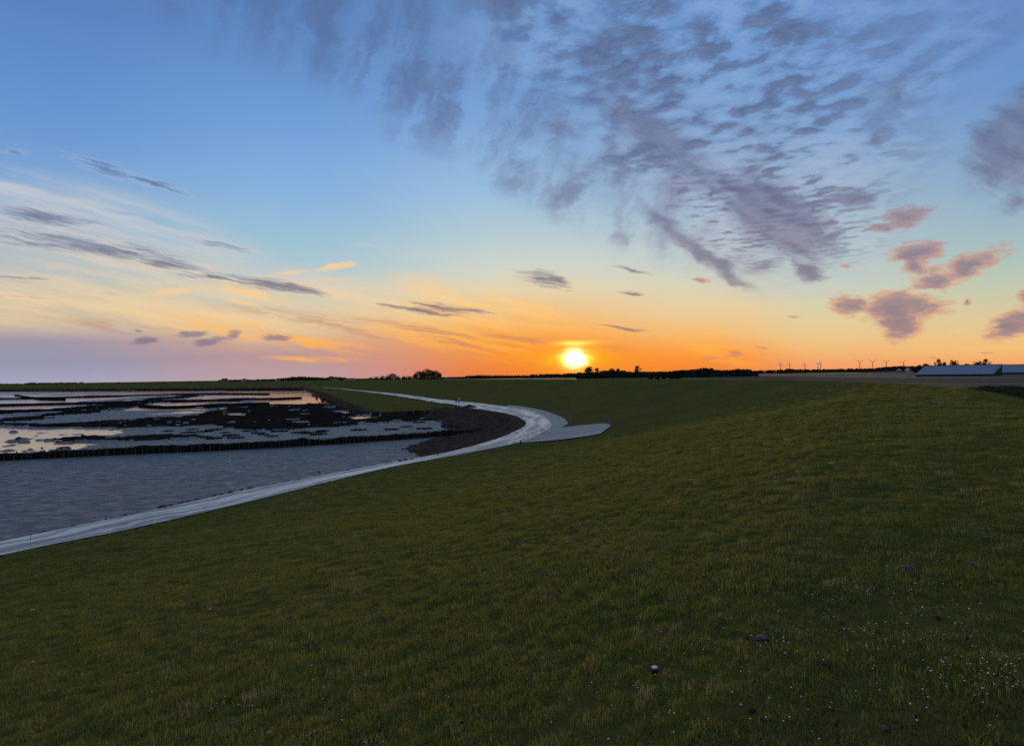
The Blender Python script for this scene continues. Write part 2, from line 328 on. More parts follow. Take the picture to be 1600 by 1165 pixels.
MEARTH = mat('dark_earth', plain((.050, .040, .028), (.024, .022, .016), 1.5, .95, .1, 0, .15))
def m_path(g, b, pos):
    uv = g.n('ShaderNodeUVMap').outputs[0]; u, v, _ = g.sep(uv)
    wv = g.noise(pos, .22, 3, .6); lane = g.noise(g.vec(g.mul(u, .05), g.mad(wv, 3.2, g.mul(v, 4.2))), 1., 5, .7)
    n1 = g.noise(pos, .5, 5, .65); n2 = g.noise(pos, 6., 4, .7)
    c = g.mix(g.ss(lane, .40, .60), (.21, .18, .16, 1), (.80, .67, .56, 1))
    e1 = g.m('ABSOLUTE', g.sub(v, .5))
    c = g.mix(g.mul(g.ss(e1, .30, .5), .55), c, (.21, .195, .185, 1))
    c = g.mix(g.mul(g.ss(n1, .5, .72), .5), c, (.17, .17, .17, 1))
    c = g.mix(g.mul(g.ss(n2, .55, .8), .35), c, (.56, .53, .50, 1))
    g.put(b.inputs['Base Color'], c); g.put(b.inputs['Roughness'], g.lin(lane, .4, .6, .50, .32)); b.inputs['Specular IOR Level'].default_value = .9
    bump(g, b, n2, .01, .6)
MPATH = mat('path_asphalt', m_path)
def m_apron(g, b, pos):
    n1 = g.noise(pos, .35, 5, .65); n2 = g.noise(pos, 4., 4, .7)
    c = g.mix(g.ss(n1, .35, .65), (.34, .29, .255, 1), (.48, .41, .36, 1)); c = g.mix(g.mul(g.ss(n2, .5, .75), .55), c, (.19, .17, .155, 1)); vo = g.noise(g.vm('MULTIPLY', pos, (.25, 1.6, 1.)), 1., 4, .7); c = g.mix(g.mul(g.ss(vo, .52, .66), .5), c, (.18, .16, .15, 1))
    g.put(b.inputs['Base Color'], c); b.inputs['Roughness'].default_value = .75; b.inputs['Specular IOR Level'].default_value = .25; bump(g, b, n2, .01, .6)
MAPR = mat('ramp_asphalt', m_apron)
def m_field(g, b, pos):
    nd = g.n('ShaderNodeTexVoronoi', feature='F1'); g.put(nd.inputs['Vector'], g.vm('MULTIPLY', pos, (.0028, .0045, 0))); nd.inputs['Scale'].default_value = 1.
    r, _, _2 = g.sep(nd.outputs['Color'])
    c = g.ramp(r, [(0, (.035, .05, .018, 1)), (.35, (.06, .07, .028, 1)), (.6, (.085, .075, .05, 1)), (.8, (.04, .05, .03, 1)), (1, (.16, .14, .08, 1))], 'CONSTANT')
    n = g.noise(pos, .06, 4, .6); c = g.mix(g.mul(g.ss(n, .35, .7), .4), c, (.04, .045, .025, 1))
    g.put(b.inputs['Base Color'], c); b.inputs['Roughness'].default_value = .95; b.inputs['Specular IOR Level'].default_value = .1
MFLD = mat('farmland', m_field)
MSTUB = mat('stubble', plain((.105, .085, .055), (.075, .066, .045), .08, .95, .1))
MDARKF = mat('dark_crop', plain((.022, .026, .024), (.034, .034, .03), .08, .95, .1))
MGREYF = mat('pasture', plain((.050, .062, .038), (.040, .046, .030), .08, .95, .1))
MPALEF = mat('ripe_grain', plain((.36, .29, .15), (.28, .23, .12), .05, .95, .1))
MLEAF = mat('foliage', plain((.034, .045, .016), (.018, .028, .010), .6, .8, .2))
MLEAFD = mat('crop_leaves', plain((.020, .034, .014), (.034, .050, .020), .9, .8, .2))
MBARK = mat('bark', plain((.06, .045, .032), (.03, .025, .02), 4., .9, .1))
MWOOD = mat('weathered_wood', plain((.19, .16, .125), (.09, .078, .065), 6., .85, .2))
MSTAKE = mat('wet_stake', plain((.085, .066, .056), (.03, .025, .022), 1., .8, .3))
MBRUSH = mat('brushwood', plain((.010, .009, .009), (.024, .019, .018), 3., 1., .0, 0, .1))
MWIRE = mat('wire', plain((.25, .25, .25), (.18, .18, .18), 5., .5, .5, .8))
def m_roof(g, b, pos):
    n = g.noise(pos, .25, 4, .6)
    g.put(b.inputs['Base Color'], g.mix(g.ss(n, .3, .7), (.10, .135, .19, 1), (.13, .165, .22, 1))); b.inputs['Roughness'].default_value = .32; b.inputs['Metallic'].default_value = .55
MROOF = mat('blue_metal', m_roof)
MWALLD = mat('dark_wall', plain((.05, .045, .045), (.03, .03, .03), .5))
MWALLW = mat('render_white', plain((.62, .60, .56), (.48, .46, .43), .5))
MTILE = mat('roof_tile', plain((.11, .055, .04), (.07, .04, .035), 2.))
MGLASS = mat('window_glass', plain((.02, .025, .03), (.02, .02, .02), 1., .1, .6))
MTURB = mat('turbine_paint', plain((.55, .55, .55), (.48, .48, .48), .2, .5, .4))
MWHITE = mat('white_petal', plain((.80, .79, .76), (.70, .70, .68), 30., .7, .3))
MBLACK = mat('black_paint', plain((.02, .02, .022), (.03, .03, .03), 4., .6, .3))
MSKIN = mat('skin', plain((.45, .27, .19), (.40, .23, .16), 6., .6, .4))
MJDARK = mat('dark_jacket', plain((.035, .022, .028), (.022, .016, .020), 8.))
MJPALE = mat('pale_top', plain((.52, .47, .40), (.44, .40, .34), 8.))
MTROU = mat('dark_trousers', plain((.020, .022, .032), (.015, .016, .022), 8.))
MHAIR = mat('hair', plain((.05, .035, .022), (.03, .02, .015), 20.))
MSTONE = mat('grey_stone', plain((.12, .11, .105), (.045, .042, .042), 30., .85, .3, 0, .02))

# ------------------------------------------------------------------ object helpers
def tag(o, label=None, cat=None, group=None, kind=None):
    for k, v in (('label', label), ('category', cat), ('group', group), ('kind', kind)):
        if v: o[k] = v
    return o
def mesh_np(name, V, Q, material, smooth=False):
    me = bpy.data.meshes.new(name); V = np.asarray(V, np.float32); Q = np.asarray(Q, np.int32)
    me.vertices.add(len(V)); me.vertices.foreach_set('co', V.ravel())
    k = Q.shape[1]; me.loops.add(Q.size); me.loops.foreach_set('vertex_index', Q.ravel())
    me.polygons.add(len(Q)); me.polygons.foreach_set('loop_start', np.arange(0, Q.size, k, dtype=np.int32))
    me.update(calc_edges=True); me.validate()
    me.materials.append(material)
    me.polygons.foreach_set('use_smooth', np.full(len(Q), smooth)); me.update(); return me
def link(name, me, parent=None, loc=None, rz=0):
    o = bpy.data.objects.new(name, me); COL.objects.link(o)
    if parent: o.parent = parent
    if loc is not None: o.location = loc
    if rz: o.rotation_euler.z = rz
    return o
def empty(name, loc, rz=0): 
    o = link(name, None, None, loc, rz); o.empty_display_size = .3; return o
def copy_tree(o, parent=None):
    c = o.copy(); COL.objects.link(c)
    if parent: c.parent = parent
    for ch in list(o.children): copy_tree(ch, c)
    return c
class MB:
    def __init__(s): s.bm = bmesh.new()
    def box(s, c, sz, rot=None, taper=None):
        r = bmesh.ops.create_cube(s.bm, size=1)['verts']
        for v in r:
            if taper and v.co.z > 0: v.co.x *= taper; v.co.y *= taper
            v.co = Vector((v.co.x*sz[0], v.co.y*sz[1], v.co.z*sz[2]))
            if rot: v.co = rot @ v.co
            v.co += Vector(c)
        return s
    def tube(s, p, q, r1, r2, n=6, caps=True):
        p = Vector(p); q = Vector(q); d = q-p; L = d.length
        mtx = Matrix.Translation((p+q)/2) @ d.to_track_quat('Z', 'Y').to_matrix().to_4x4()
        bmesh.ops.create_cone(s.bm, cap_ends=caps, segments=n, radius1=r1, radius2=r2, depth=L, matrix=mtx); return s
    def ico(s, c, r, sc=(1, 1, 1), sub=1, jit=0., seed=0):
        rr = random.Random(seed); vs = bmesh.ops.create_icosphere(s.bm, subdivisions=sub, radius=1)['verts']
        for v in vs:
            k = r*(1+rr.uniform(-jit, jit)); v.co = Vector((v.co.x*k*sc[0], v.co.y*k*sc[1], v.co.z*k*sc[2]))+Vector(c)
        return s
    def poly(s, pts):
        s.bm.faces.new([s.bm.verts.new(p) for p in pts]); return s
    def mesh(s, name, material, smooth=False):
        me = bpy.data.meshes.new(name); s.bm.normal_update(); s.bm.to_mesh(me); s.bm.free(); me.materials.append(material)
        if smooth: me.polygons.foreach_set('use_smooth', [True]*len(me.polygons))
        return me
    def build(s, name, material, parent=None, loc=None, rz=0, smooth=False):
        return link(name, s.mesh(name, material, smooth), parent, loc, rz)

# value noise in numpy
def _h(ix, iy, s):
    h = (ix*374761393+iy*668265263+s*1442695041) & 0xffffffff
    h = ((h ^ (h >> 13))*1274126177) & 0xffffffff
    return ((h ^ (h >> 16)) & 0xffff)/65535.
def vn(x, y, s=0):
    x = np.asarray(x, float); y = np.asarray(y, float)
    ix = np.floor(x).astype(np.int64); iy = np.floor(y).astype(np.int64); fx = x-ix; fy = y-iy
    fx = fx*fx*(3-2*fx); fy = fy*fy*(3-2*fy)
    return (_h(ix, iy, s)*(1-fx)+_h(ix+1, iy, s)*fx)*(1-fy)+(_h(ix, iy+1, s)*(1-fx)+_h(ix+1, iy+1, s)*fx)*fy
def fbm(x, y, s=0, o=4):
    r = 0; a = .5; t = 0
    for i in range(o): r = r+a*vn(x*2**i+i*17.3, y*2**i-i*9.1, s+i); t += a; a *= .5
    return r/t-.5

# ------------------------------------------------------------------ the lie of the land (world metres)
def smooth_line(P, n=8):
    P = np.array(P, float); out = []
    for i in range(len(P)-1):
        p0 = P[max(i-1, 0)]; p1 = P[i]; p2 = P[i+1]; p3 = P[min(i+2, len(P)-1)]
        for k in range(n):
            t = k/n; out.append(.5*((2*p1)+(-p0+p2)*t+(2*p0-5*p1+4*p2-p3)*t*t+(-p0+3*p1-3*p2+p3)*t**3))
    out.append(P[-1]); return np.array(out)
def g_(pts, z=0): return [gp(x, y, z) for x, y in pts]
BACK_O = [(-97, -158), (-45.5, -30), (-28.6, 11.4)]
BACK_I = [(-99.8, -157), (-48.3, -29), (-31.2, 12.8)]
FAR_O = [(-180, 628), (-292, 706), (-620, 912), (-920, 1112), (-1520, 1512)]
FAR_I = [(-178, 625.5), (-291, 704), (-619.3, 910.3), (-919.3, 1110.3), (-1519, 1510.3)]
OUT = smooth_line(BACK_O+g_([(0,868),(200,827),(400,781),(600,732),(740,706),(815,691),(860,675),(884,662),(875,649.5),(850,642),(820,636),(780,632),(730,627),(680,622.5),(620,615),(560,609.5),(508,605.2)])+FAR_O, 6)
INN = smooth_line(BACK_I+g_([(0,846),(200,805),(400,762),(600,725),(680,712),(720,703),(756,692),(780,684),(800,676),(820,665),(821,658),(800,648),(770,642),(735,637),(680,629),(620,619),(560,611.2),(508,605.9)])+FAR_I, 6)
CRE = smooth_line([(-57,-180),(-12,-40),(7.6,0),(23.2,34),(31,48),(37.5,62),(44,85),(47,108),(47,134),(42,160),(34,189),(17,240),(-14,335),(-56,440),(-112,590),(-170,660),(-272,738),(-602,950),(-902,1150),(-1502,1550)], 6)
def sdist(X, Y, L):
    """signed distance to a polyline, + on its right-hand side; also arc length of the nearest point"""
    X = np.asarray(X, float); Y = np.asarray(Y, float); best = np.full(X.shape, 1e18); sg = np.ones(X.shape); arc = np.zeros(X.shape); s = 0
    for i in range(len(L)-1):
        ax, ay = L[i]; dx, dy = L[i+1]-L[i]; l2 = dx*dx+dy*dy; l = math.sqrt(l2)
        if l2 < 1e-9: continue
        t = np.clip(((X-ax)*dx+(Y-ay)*dy)/l2, 0, 1); qx = X-(ax+dx*t); qy = Y-(ay+dy*t); d = qx*qx+qy*qy
        mk = d < best; best = np.where(mk, d, best); cr = dx*(Y-ay)-dy*(X-ax)
        sg = np.where(mk, np.where(cr < 0, 1., -1.), sg); arc = np.where(mk, s+t*l, arc); s += l
    return np.sqrt(best)*sg, arc
_d, ARC_A = sdist(np.array([gp(740, 638)[0]]), np.array([gp(740, 638)[1]]), INN); ARC_A = ARC_A[0]     # where the foreland begins
_d, ARC_T = sdist(np.array([gp(790, 680)[0]]), np.array([gp(790, 680)[1]]), INN); ARC_T = ARC_T[0]
_d, ARC_N = sdist(np.array([gp(700, 708)[0]]), np.array([gp(700, 708)[1]]), INN); ARC_N = ARC_N[0]
def inpoly(X, Y, P):
    r = np.zeros(X.shape, bool); n = len(P)
    for i in range(n):
        x1, y1 = P[i]; x2, y2 = P[(i+1) % n]
        if y1 == y2: continue
        c = ((y1 > Y) != (y2 > Y)) & (X < (x2-x1)*(Y-y1)/(y2-y1)+x1); r ^= c
    return r
def sst(x, a, b):
    t = np.clip((x-a)/(b-a), 0, 1); return t*t*(3-2*t)
CRESTZ = 5.55
MUDZ = -1.3
def land(X, Y, detail=True):
    X = np.asarray(X, float); Y = np.asarray(Y, float)
    dT, _ = sdist(X, Y, OUT); dI, arc = sdist(X, Y, INN); dI = -dI; dK, _ = sdist(X, Y, CRE)
    t = np.clip(dT/(dT-dK+1e-6), 0, 1)
    prof = np.where(t < .8, .94*(t/.8)**1.3, .94+.06*(1-np.clip((1-t)/.2, 0, 1)**2))
    z = CRESTZ*prof
    zl = CRESTZ*(1-sst(dK, -3, 19.)); z = np.where(dK > 0, np.minimum(z*0+CRESTZ, zl+.0), z)
    z = np.where(dK > -3, np.minimum(z, zl+.0), z)
    w = 3.0+9*sst(arc, ARC_N, ARC_T)*(1-sst(arc, ARC_A-8, ARC_A+25))
    zs = MUDZ*sst(dI, -.2, w)
    dE = np.abs(sdist(X, Y, FOREOUT)[0]); inf = inpoly(X, Y, FOREPOLY); f = np.clip(dI/(dI+dE+1e-6), 0, 1)
    zs = np.where(inf, MUDZ*(.2*f+.72*sst(f, .75, 1.)), zs)
    sea = (dI > 0) & (dT < 0)
    path = (dI <= 0) & (dT <= 0)
    z = np.where(sea, zs, z); z = np.where(path, -.06, z)
    if detail:
        k = np.clip(dT/4, 0, 1)*(dT > 0)
        z = z+k*(fbm(X/9, Y/9, 3)*.14+fbm(X/1.6, Y/1.6, 8)*.045)
        kf = sst(dI, .5, 4)*inf; z = z+kf*fbm(X/3, Y/3, 5)*.25
    return z, dT, dI, dK, arc, w
FOREPOLY = g_([(500,604.5),(474,607.5),(500,614),(522,624),(545,634),(562,642.5),(600,643.5),(640,645),(690,642),(720,640),(745,639),(740,636),(680,628),(620,618.5),(560,610.8),(520,607)], -.6)
FOREOUT = smooth_line(g_([(430,605.5),(474,607.5),(500,614),(522,624),(545,634),(562,642.5),(600,643.5),(640,645),(690,643),(735,640)], -.9), 4)
def ground(x, y): return float(land(np.array([x]), np.array([y]))[0][0])
def hit(px, py, lift=0.):
    """where the photo ray meets the land"""
    d = ray(px, py); t = np.geomspace(1.5, 1500, 1500); P = np.array([0, 0, EYE])[None]+t[:, None]*d[None]
    z = land(P[:, 0], P[:, 1])[0]+lift; i = int(np.argmax(P[:, 2] < z)); 
    f0 = P[i-1, 2]-z[i-1]; f1 = z[i]-P[i, 2]; k = f0/(f0+f1+1e-9); p = P[i-1]*(1-k)+P[i]*k
    return Vector((p[0], p[1], ground(p[0], p[1])))

# polar grid, denser where the picture looks
az = np.concatenate([np.arange(-180, -50, 3.), np.arange(-50, -40, .6), np.arange(-40, 40, .14), np.arange(40, 50, .6), np.arange(50, 180, 3.)])
az = np.radians(az); NA = len(az)
rr_ = [0.25]
while rr_[-1] < 1300: rr_.append(rr_[-1]*(1.012 if rr_[-1] > 2 else 1.15))
while rr_[-1] < 12000: rr_.append(rr_[-1]*1.07)
rad = np.array(rr_); NR = len(rad)
AA, RR = np.meshgrid(az, rad); GX = np.sin(AA)*RR; GY = np.cos(AA)*RR
Z, dT, dI, dK, ARC, WID = land(GX, GY)
sea = (dI > 0) & (dT < 0)

# marsh, open water and ditches, outlined on the mud plane
zm = MUDZ
scl = RR/120.
WX = GX+scl*9*fbm(GX/14, GY/14, 21)+fbm(GX/2.5, GY/2.5, 22)*3.2; WY = GY+scl*14*fbm(GX/14, GY/14, 31)+fbm(GX/2.5, GY/2.5, 32)*6.5
MARSH = [
 [(520,641),(640,642),(660,655),(600,660),(520,662)],
 [(-250,668),(0,663),(103,661),(219,656),(291,650),(340,643),(300,638),(330,634),(400,632),(500,630),(508,627),(520,632),(560,643),(610,644),(690,641),(745,640),(745,664),(700,657),(640,656),(570,660),(500,668),(440,671),(380,670),(320,666),(219,668),(180,668),(77,669),(0,668),(-250,680)],
 [(77,684),(150,682),(219,682),(304,680),(300,686),(219,691),(150,693),(116,693),(80,690)],
 [(20,702),(60,702),(60,708),(18,709)],
]
DARKLINE = [   # thick dark marsh bands beside the ditches: px1,py1,px2,py2,width m
 [(-200,668),(0,658),(60,652),(103,645),(165,635),(206,630),(270,621),(301,616)],
 [(-100,650),(0,645),(110,640),(165,635)],
]
marsh = np.zeros(GX.shape, bool)
for P in MARSH: marsh |= inpoly(WX, WY, g_(P, zm))
for L in DARKLINE:
    q = smooth_line(g_(L, zm), 4); dd, _ = sdist(WX, WY, q); marsh |= np.abs(dd) < 3.+RR*.020
tuss = fbm(GX/3.2, GY/3.2, 44, 3)
ponds = np.zeros(GX.shape, bool)
for P in ([(515,643),(550,641),(566,643),(540,646)], [(538,652),(560,649),(586,648),(584,652),(556,655)], [(340,637),(352,636),(352,639),(342,640)], [(358,646),(380,645),(382,648),(360,649)]):
    ponds |= inpoly(GX+(WX-GX)*.3, GY+(WY-GY)*.3, g_(P, zm))
marsh &= ~(fbm(GX/4.5, GY/2.2, 45, 4) > .265)
marsh &= ~ponds
WATER = [[(-300,668),(0,669),(77,670),(180,669),(200,671),(180,678),(110,684),(124,694),(100,700),(60,709),(0,710),(-300,722)]]
wat = np.zeros(GX.shape, bool)
for P in WATER: wat |= inpoly(WX, WY, g_(P, zm))
far = sst(RR, 165, 210)
base = MUDZ+fbm(GX/6, GY/6, 51)*.10+fbm(GX/1.1, GY/1.1, 52, 3)*.03
rip = fbm(GX/26+3, GY/34, 61, 5)
sheet = np.where((rip > -.13), -.16, 0)*far
mud_z = base+sheet
mud_z = np.where(wat, MUDZ-.16+np.maximum(0, fbm(GX/2.6, GY/4, 71, 4)-.13)*2.2, mud_z)
mud_z = np.where(ponds, MUDZ-.16, mud_z)
mz_marsh = MUDZ+.16+fbm(GX/5, GY/5, 81)*.35+fbm(GX/.9, GY/.9, 82, 3)*.16
nearmud = (dI > 0)
FIN = inpoly(GX, GY, FOREPOLY) & sea
blend = np.where(FIN, 0, np.where(ponds & sea, 1, sst(dI, WID*.75, WID*1.05)))
is_marsh = sea & marsh & (blend > .6)
Z = np.where(sea, Z*(1-blend)+np.where(is_marsh, mz_marsh, mud_z)*blend, Z)

def face_sel(mask):
    """quads of the grid whose first corner is in mask"""
    i, j = np.nonzero(mask[:-1, :]); j2 = (j+1) % NA
    Q = np.stack([i*NA+j, i*NA+j2, (i+1)*NA+j2, (i+1)*NA+j], 1)
    u, inv = np.unique(Q, return_inverse=True)
    return np.stack([GX.ravel()[u], GY.ravel()[u], Z.ravel()[u]], 1), inv.reshape(Q.shape)[:, ::-1]
foreland = FIN
revet = sea & ~foreland & (dI < WID*1.0)
marshf = is_marsh & ~foreland & ~revet
mudf = sea & ~foreland & ~revet & ~marshf
bank = mudf & (Z > MUDZ+.13); marshf |= bank; mudf &= ~bank
for sh in (1, -1): edge = mudf & np.roll(FIN, sh, 0); marshf |= edge; mudf &= ~edge
fieldf = (dK > 17)
farstrip = ~sea & (dT <= 0.) & (GX < -190)
dike = ~sea & ~fieldf
for nm, mk, mt, kd, lb, cat in (('grass_dike', dike, MG, 'structure', None, None), ('foreland_grass', foreland, MG, 'structure', None, None), ('revetment', revet, MREV, 'structure', None, None),
        ('mudflat', mudf, MMUD, 'structure', None, None), ('farmland', fieldf, MFLD, 'structure', None, None),
        ('salt_marsh', marshf, MMAR, 'stuff', 'dark low salt marsh plants growing on the mudflat', 'salt marsh')):
    V, Q = face_sel(mk); o = link(nm, mesh_np(nm, V, Q, mt, True)); tag(o, lb, cat, None, kd)
# water sheet under the mud flats
Pw = [(-30,20),(0,95),(2,110),(-20,230),(-60,420),(-150,620),(-600,930),(-1500,1520),(-2500,1500),(-2500,-200),(-120,-160)]
mb = MB(); mb.poly([(x, y, MUDZ-.085) for x, y in Pw][::-1]); o = mb.build('water', MWAT); tag(o, kind='structure')

# ------------------------------------------------------------------ path, apron and ramp
def resample(L, n):
    L = np.asarray(L, float); s = np.concatenate([[0], np.cumsum(np.hypot(*np.diff(L, axis=0).T))]); q = np.linspace(0, s[-1], n) if np.isscalar(n) else n*s[-1]
    return np.stack([np.interp(q, s, L[:, 0]), np.interp(q, s, L[:, 1])], 1)
def ribbon(name, LA, LB, mt, zf, cross=8):
    n = len(LA); V = []; Q = []; UV = []
    s = 0
    for i in range(n):
        if i: s += math.hypot(*(LA[i]+LB[i]-LA[i-1]-LB[i-1])/2)
        for k in range(cross+1):
            f = k/cross; p = LA[i]*(1-f)+LB[i]*f; V.append((p[0], p[1], 0)); UV.append((s, f))
    V = np.array(V); V[:, 2] = zf(V[:, 0], V[:, 1])
    for i in range(n-1):
        for k in range(cross): a = i*(cross+1)+k; Q.append((a, a+1, a+cross+2, a+cross+1))
    me = mesh_np(name, V, Q, mt, True); uvl = me.uv_layers.new(name='UVMap'); UV = np.array(UV, np.float32)
    vi = np.empty(len(me.loops), np.int32); me.loops.foreach_get('vertex_index', vi); uvl.data.foreach_set('uv', UV[vi].ravel())
    return link(name, me)
LANE_O = smooth_line(BACK_O+g_([(0,868),(200,827),(400,781),(600,732),(740,706),(815,690),(848,675),(860,667),(860,660),(853,652),(836,643),(810,637),(775,632.8),(730,627.6),(680,622.8),(620,615),(560,609.5),(508,605.2)])+FAR_O[:1], 6)
qo = LANE_O; 
# pair both edges by nearest arc fraction along the shared control points
LI = smooth_line(BACK_I+g_([(0,846),(200,805),(400,762),(600,724),(700,706),(775,686),(810,671),(820,665),(822,661),(819,657),(806,650),(785,644.5),(755,640),(722,635.5),(680,629),(620,619),(560,611.2),(508,605.9)])+FAR_I[:1], 6)
wob = lambda X, Y: 0.02+0*X
_e = fbm(np.arange(len(qo))/1.7, np.zeros(len(qo)), 5)[:, None]*.25
o = ribbon('path', LI, qo, MPATH, lambda X, Y: X*0+.02, 10); tag(o, kind='structure')
# asphalt apron outside the bend
AO = smooth_line(g_([(812,691.6),(828,690.8),(850,682),(884,664),(886,658),(873,649),(850,641.6),(820,635.6),(795,633)]), 8)
AI = smooth_line(g_([(806,689),(820,686),(842,674),(852,668),(853,660),(846,652),(828,643),(805,637.5),(790,634)]), 8)
o = ribbon('apron_asphalt', resample(AI, 70), resample(AO, 70), MAPR, lambda X, Y: np.maximum(X*0, land(X, Y)[0]+.03), 10); tag(o, kind='structure')
lo = [hit(*p) for p in ((827,691.4),(850,690.4),(880,687.5),(915,683),(938,678.5),(956,665.5))]
hi = [hit(*p) for p in ((866,670),(874,668.6),(884,667.2),(915,664.5),(937,662.5),(948,662.3))]
RA = resample(np.array([(p.x, p.y) for p in lo]), 50); RB = resample(np.array([(p.x, p.y) for p in hi]), 50)
o = ribbon('ramp_asphalt', RB, RA, MAPR, lambda X, Y: np.maximum(land(X, Y)[0]+.04+.07*sst(land(X, Y)[1], .3, 3.), .034), 10); tag(o, kind='structure')

# ------------------------------------------------------------------ stones
def stone_cloud(pts, sizes, zoff=0.):
    """many rough stones joined in one mesh"""
    bmx = bmesh.new(); bmesh.ops.create_icosphere(bmx, subdivisions=1, radius=1); bv = np.array([v.co[:] for v in bmx.verts]); bf = np.array([[v.index for v in f.verts] for f in bmx.faces]); bmx.free()
    n = len(pts); V = np.empty((n, len(bv), 3)); ang = rng.uniform(0, 6.28, n)
    S = sizes[:, None]*rng.uniform(.6, 1.25, (n, 3))*np.array([1, 1, .62]); J = 1+rng.uniform(-.22, .22, (n, len(bv), 1))
    B = bv[None]*J*S[:, None, :]; c, s_ = np.cos(ang)[:, None], np.sin(ang)[:, None]
    V[:, :, 0] = B[:, :, 0]*c-B[:, :, 1]*s_+pts[:, 0:1]; V[:, :, 1] = B[:, :, 0]*s_+B[:, :, 1]*c+pts[:, 1:2]; V[:, :, 2] = B[:, :, 2]+pts[:, 2:3]+zoff
    return V.reshape(-1, 3), (bf[None]+np.arange(n)[:, None, None]*len(bv)).reshape(-1, 3)
seg = INN[(np.abs(INN[:, 1]) < 640) & (INN[:, 0] > -160)]
ST = resample(seg, 4200); idx = rng.integers(1, len(ST)-1, 7000)
nrm = np.stack([-(ST[idx+1]-ST[idx-1])[:, 1], (ST[idx+1]-ST[idx-1])[:, 0]], 1); nrm /= np.hypot(*nrm.T)[:, None]+1e-9
_, _, di_, _, ar_, w_ = land(ST[idx, 0], ST[idx, 1])
wide = np.where(ar_ > ARC_A+12, .5, np.maximum(w_*1.05, 1.6)); wide = np.where(ar_ < ARC_N, 1.5, wide)
P2 = ST[idx]+nrm*(rng.uniform(.12, 1, len(idx))*wide)[:, None]
keep = (P2[:, 1] < 190) | (rng.random(len(idx)) < .3)
P2 = P2[keep]; zz = land(P2[:, 0], P2[:, 1])[0]; 
V, F_ = stone_cloud(np.column_stack([P2, zz]), rng.uniform(.09, .30, len(P2))*np.where(P2[:, 1] > 95, 1.5, 1.)); o = link('riprap', mesh_np('riprap', V, F_, MREV)); tag(o, 'dark rough stones packed along the seaward edge of the path', 'riprap', None, 'stuff')
# stones at the outer foot of the foreland
fe = g_([(474,607),(500,613),(520,623),(545,634),(572,643),(620,644)], MUDZ)
FE = resample(smooth_line(fe, 6), 1500); FE = FE+rng.normal(0, 2.2, FE.shape)
FB = resample(np.array([(-160, 592), (-178, 616), (-290, 697), (-617, 903), (-917, 1103), (-1517, 1503)]), 2600); FB = FB+rng.normal(0, 3.5, FB.shape)
FE = np.concatenate([FE, FB]); V, F_ = stone_cloud(np.column_stack([FE, np.full(len(FE), MUDZ+.25)]), np.concatenate([rng.uniform(.4, .9, 1500), rng.uniform(1.1, 2.2, len(FB))])); o = link('stone_bank', mesh_np('stone_bank', V, F_, MREV)); tag(o, 'dark stone edging between the green foreland and the mudflat', 'stone bank', None, 'stuff')

# ------------------------------------------------------------------ earth mounds
def mound(px, py, w, h, label):
    p = gp(px, py, -.55); n = 26; V = []; Q = []
    for i in range(n+1):
        for k in range(n+1):
            u, v = i/n*2-1, k/n*2-1; r = math.hypot(u, v); hh = max(0, 1-r**1.3)
            V.append((u*w, v*w*1.1, 0))
    V = np.array(V); r = np.hypot(V[:, 0]/w, V[:, 1]/w/1.1); pk = np.maximum(0, 1-r**1.25)
    V[:, 2] = h*pk*(1+fbm(V[:, 0]/1.1, V[:, 1]/1.1, int(px))*.9)-.15-.7*(r > .97)
    for i in range(n):
        for k in range(n): a = i*(n+1)+k; Q.append((a, a+n+1, a+n+2, a+1))
    o = link('earth_mound', mesh_np('earth_mound', V, Q, MEARTH, True), None, (p[0], p[1], ground(*p)-.0)); tag(o, label, 'mound', 'heaps of earth beside the path')
mound(687, 646.5, 3.6, 1.7, 'larger pointed dark earth heap at the edge of the salt marsh')
mound(733, 640, 2.8, .85, 'low flat earth heap touching the path just past the two walkers')

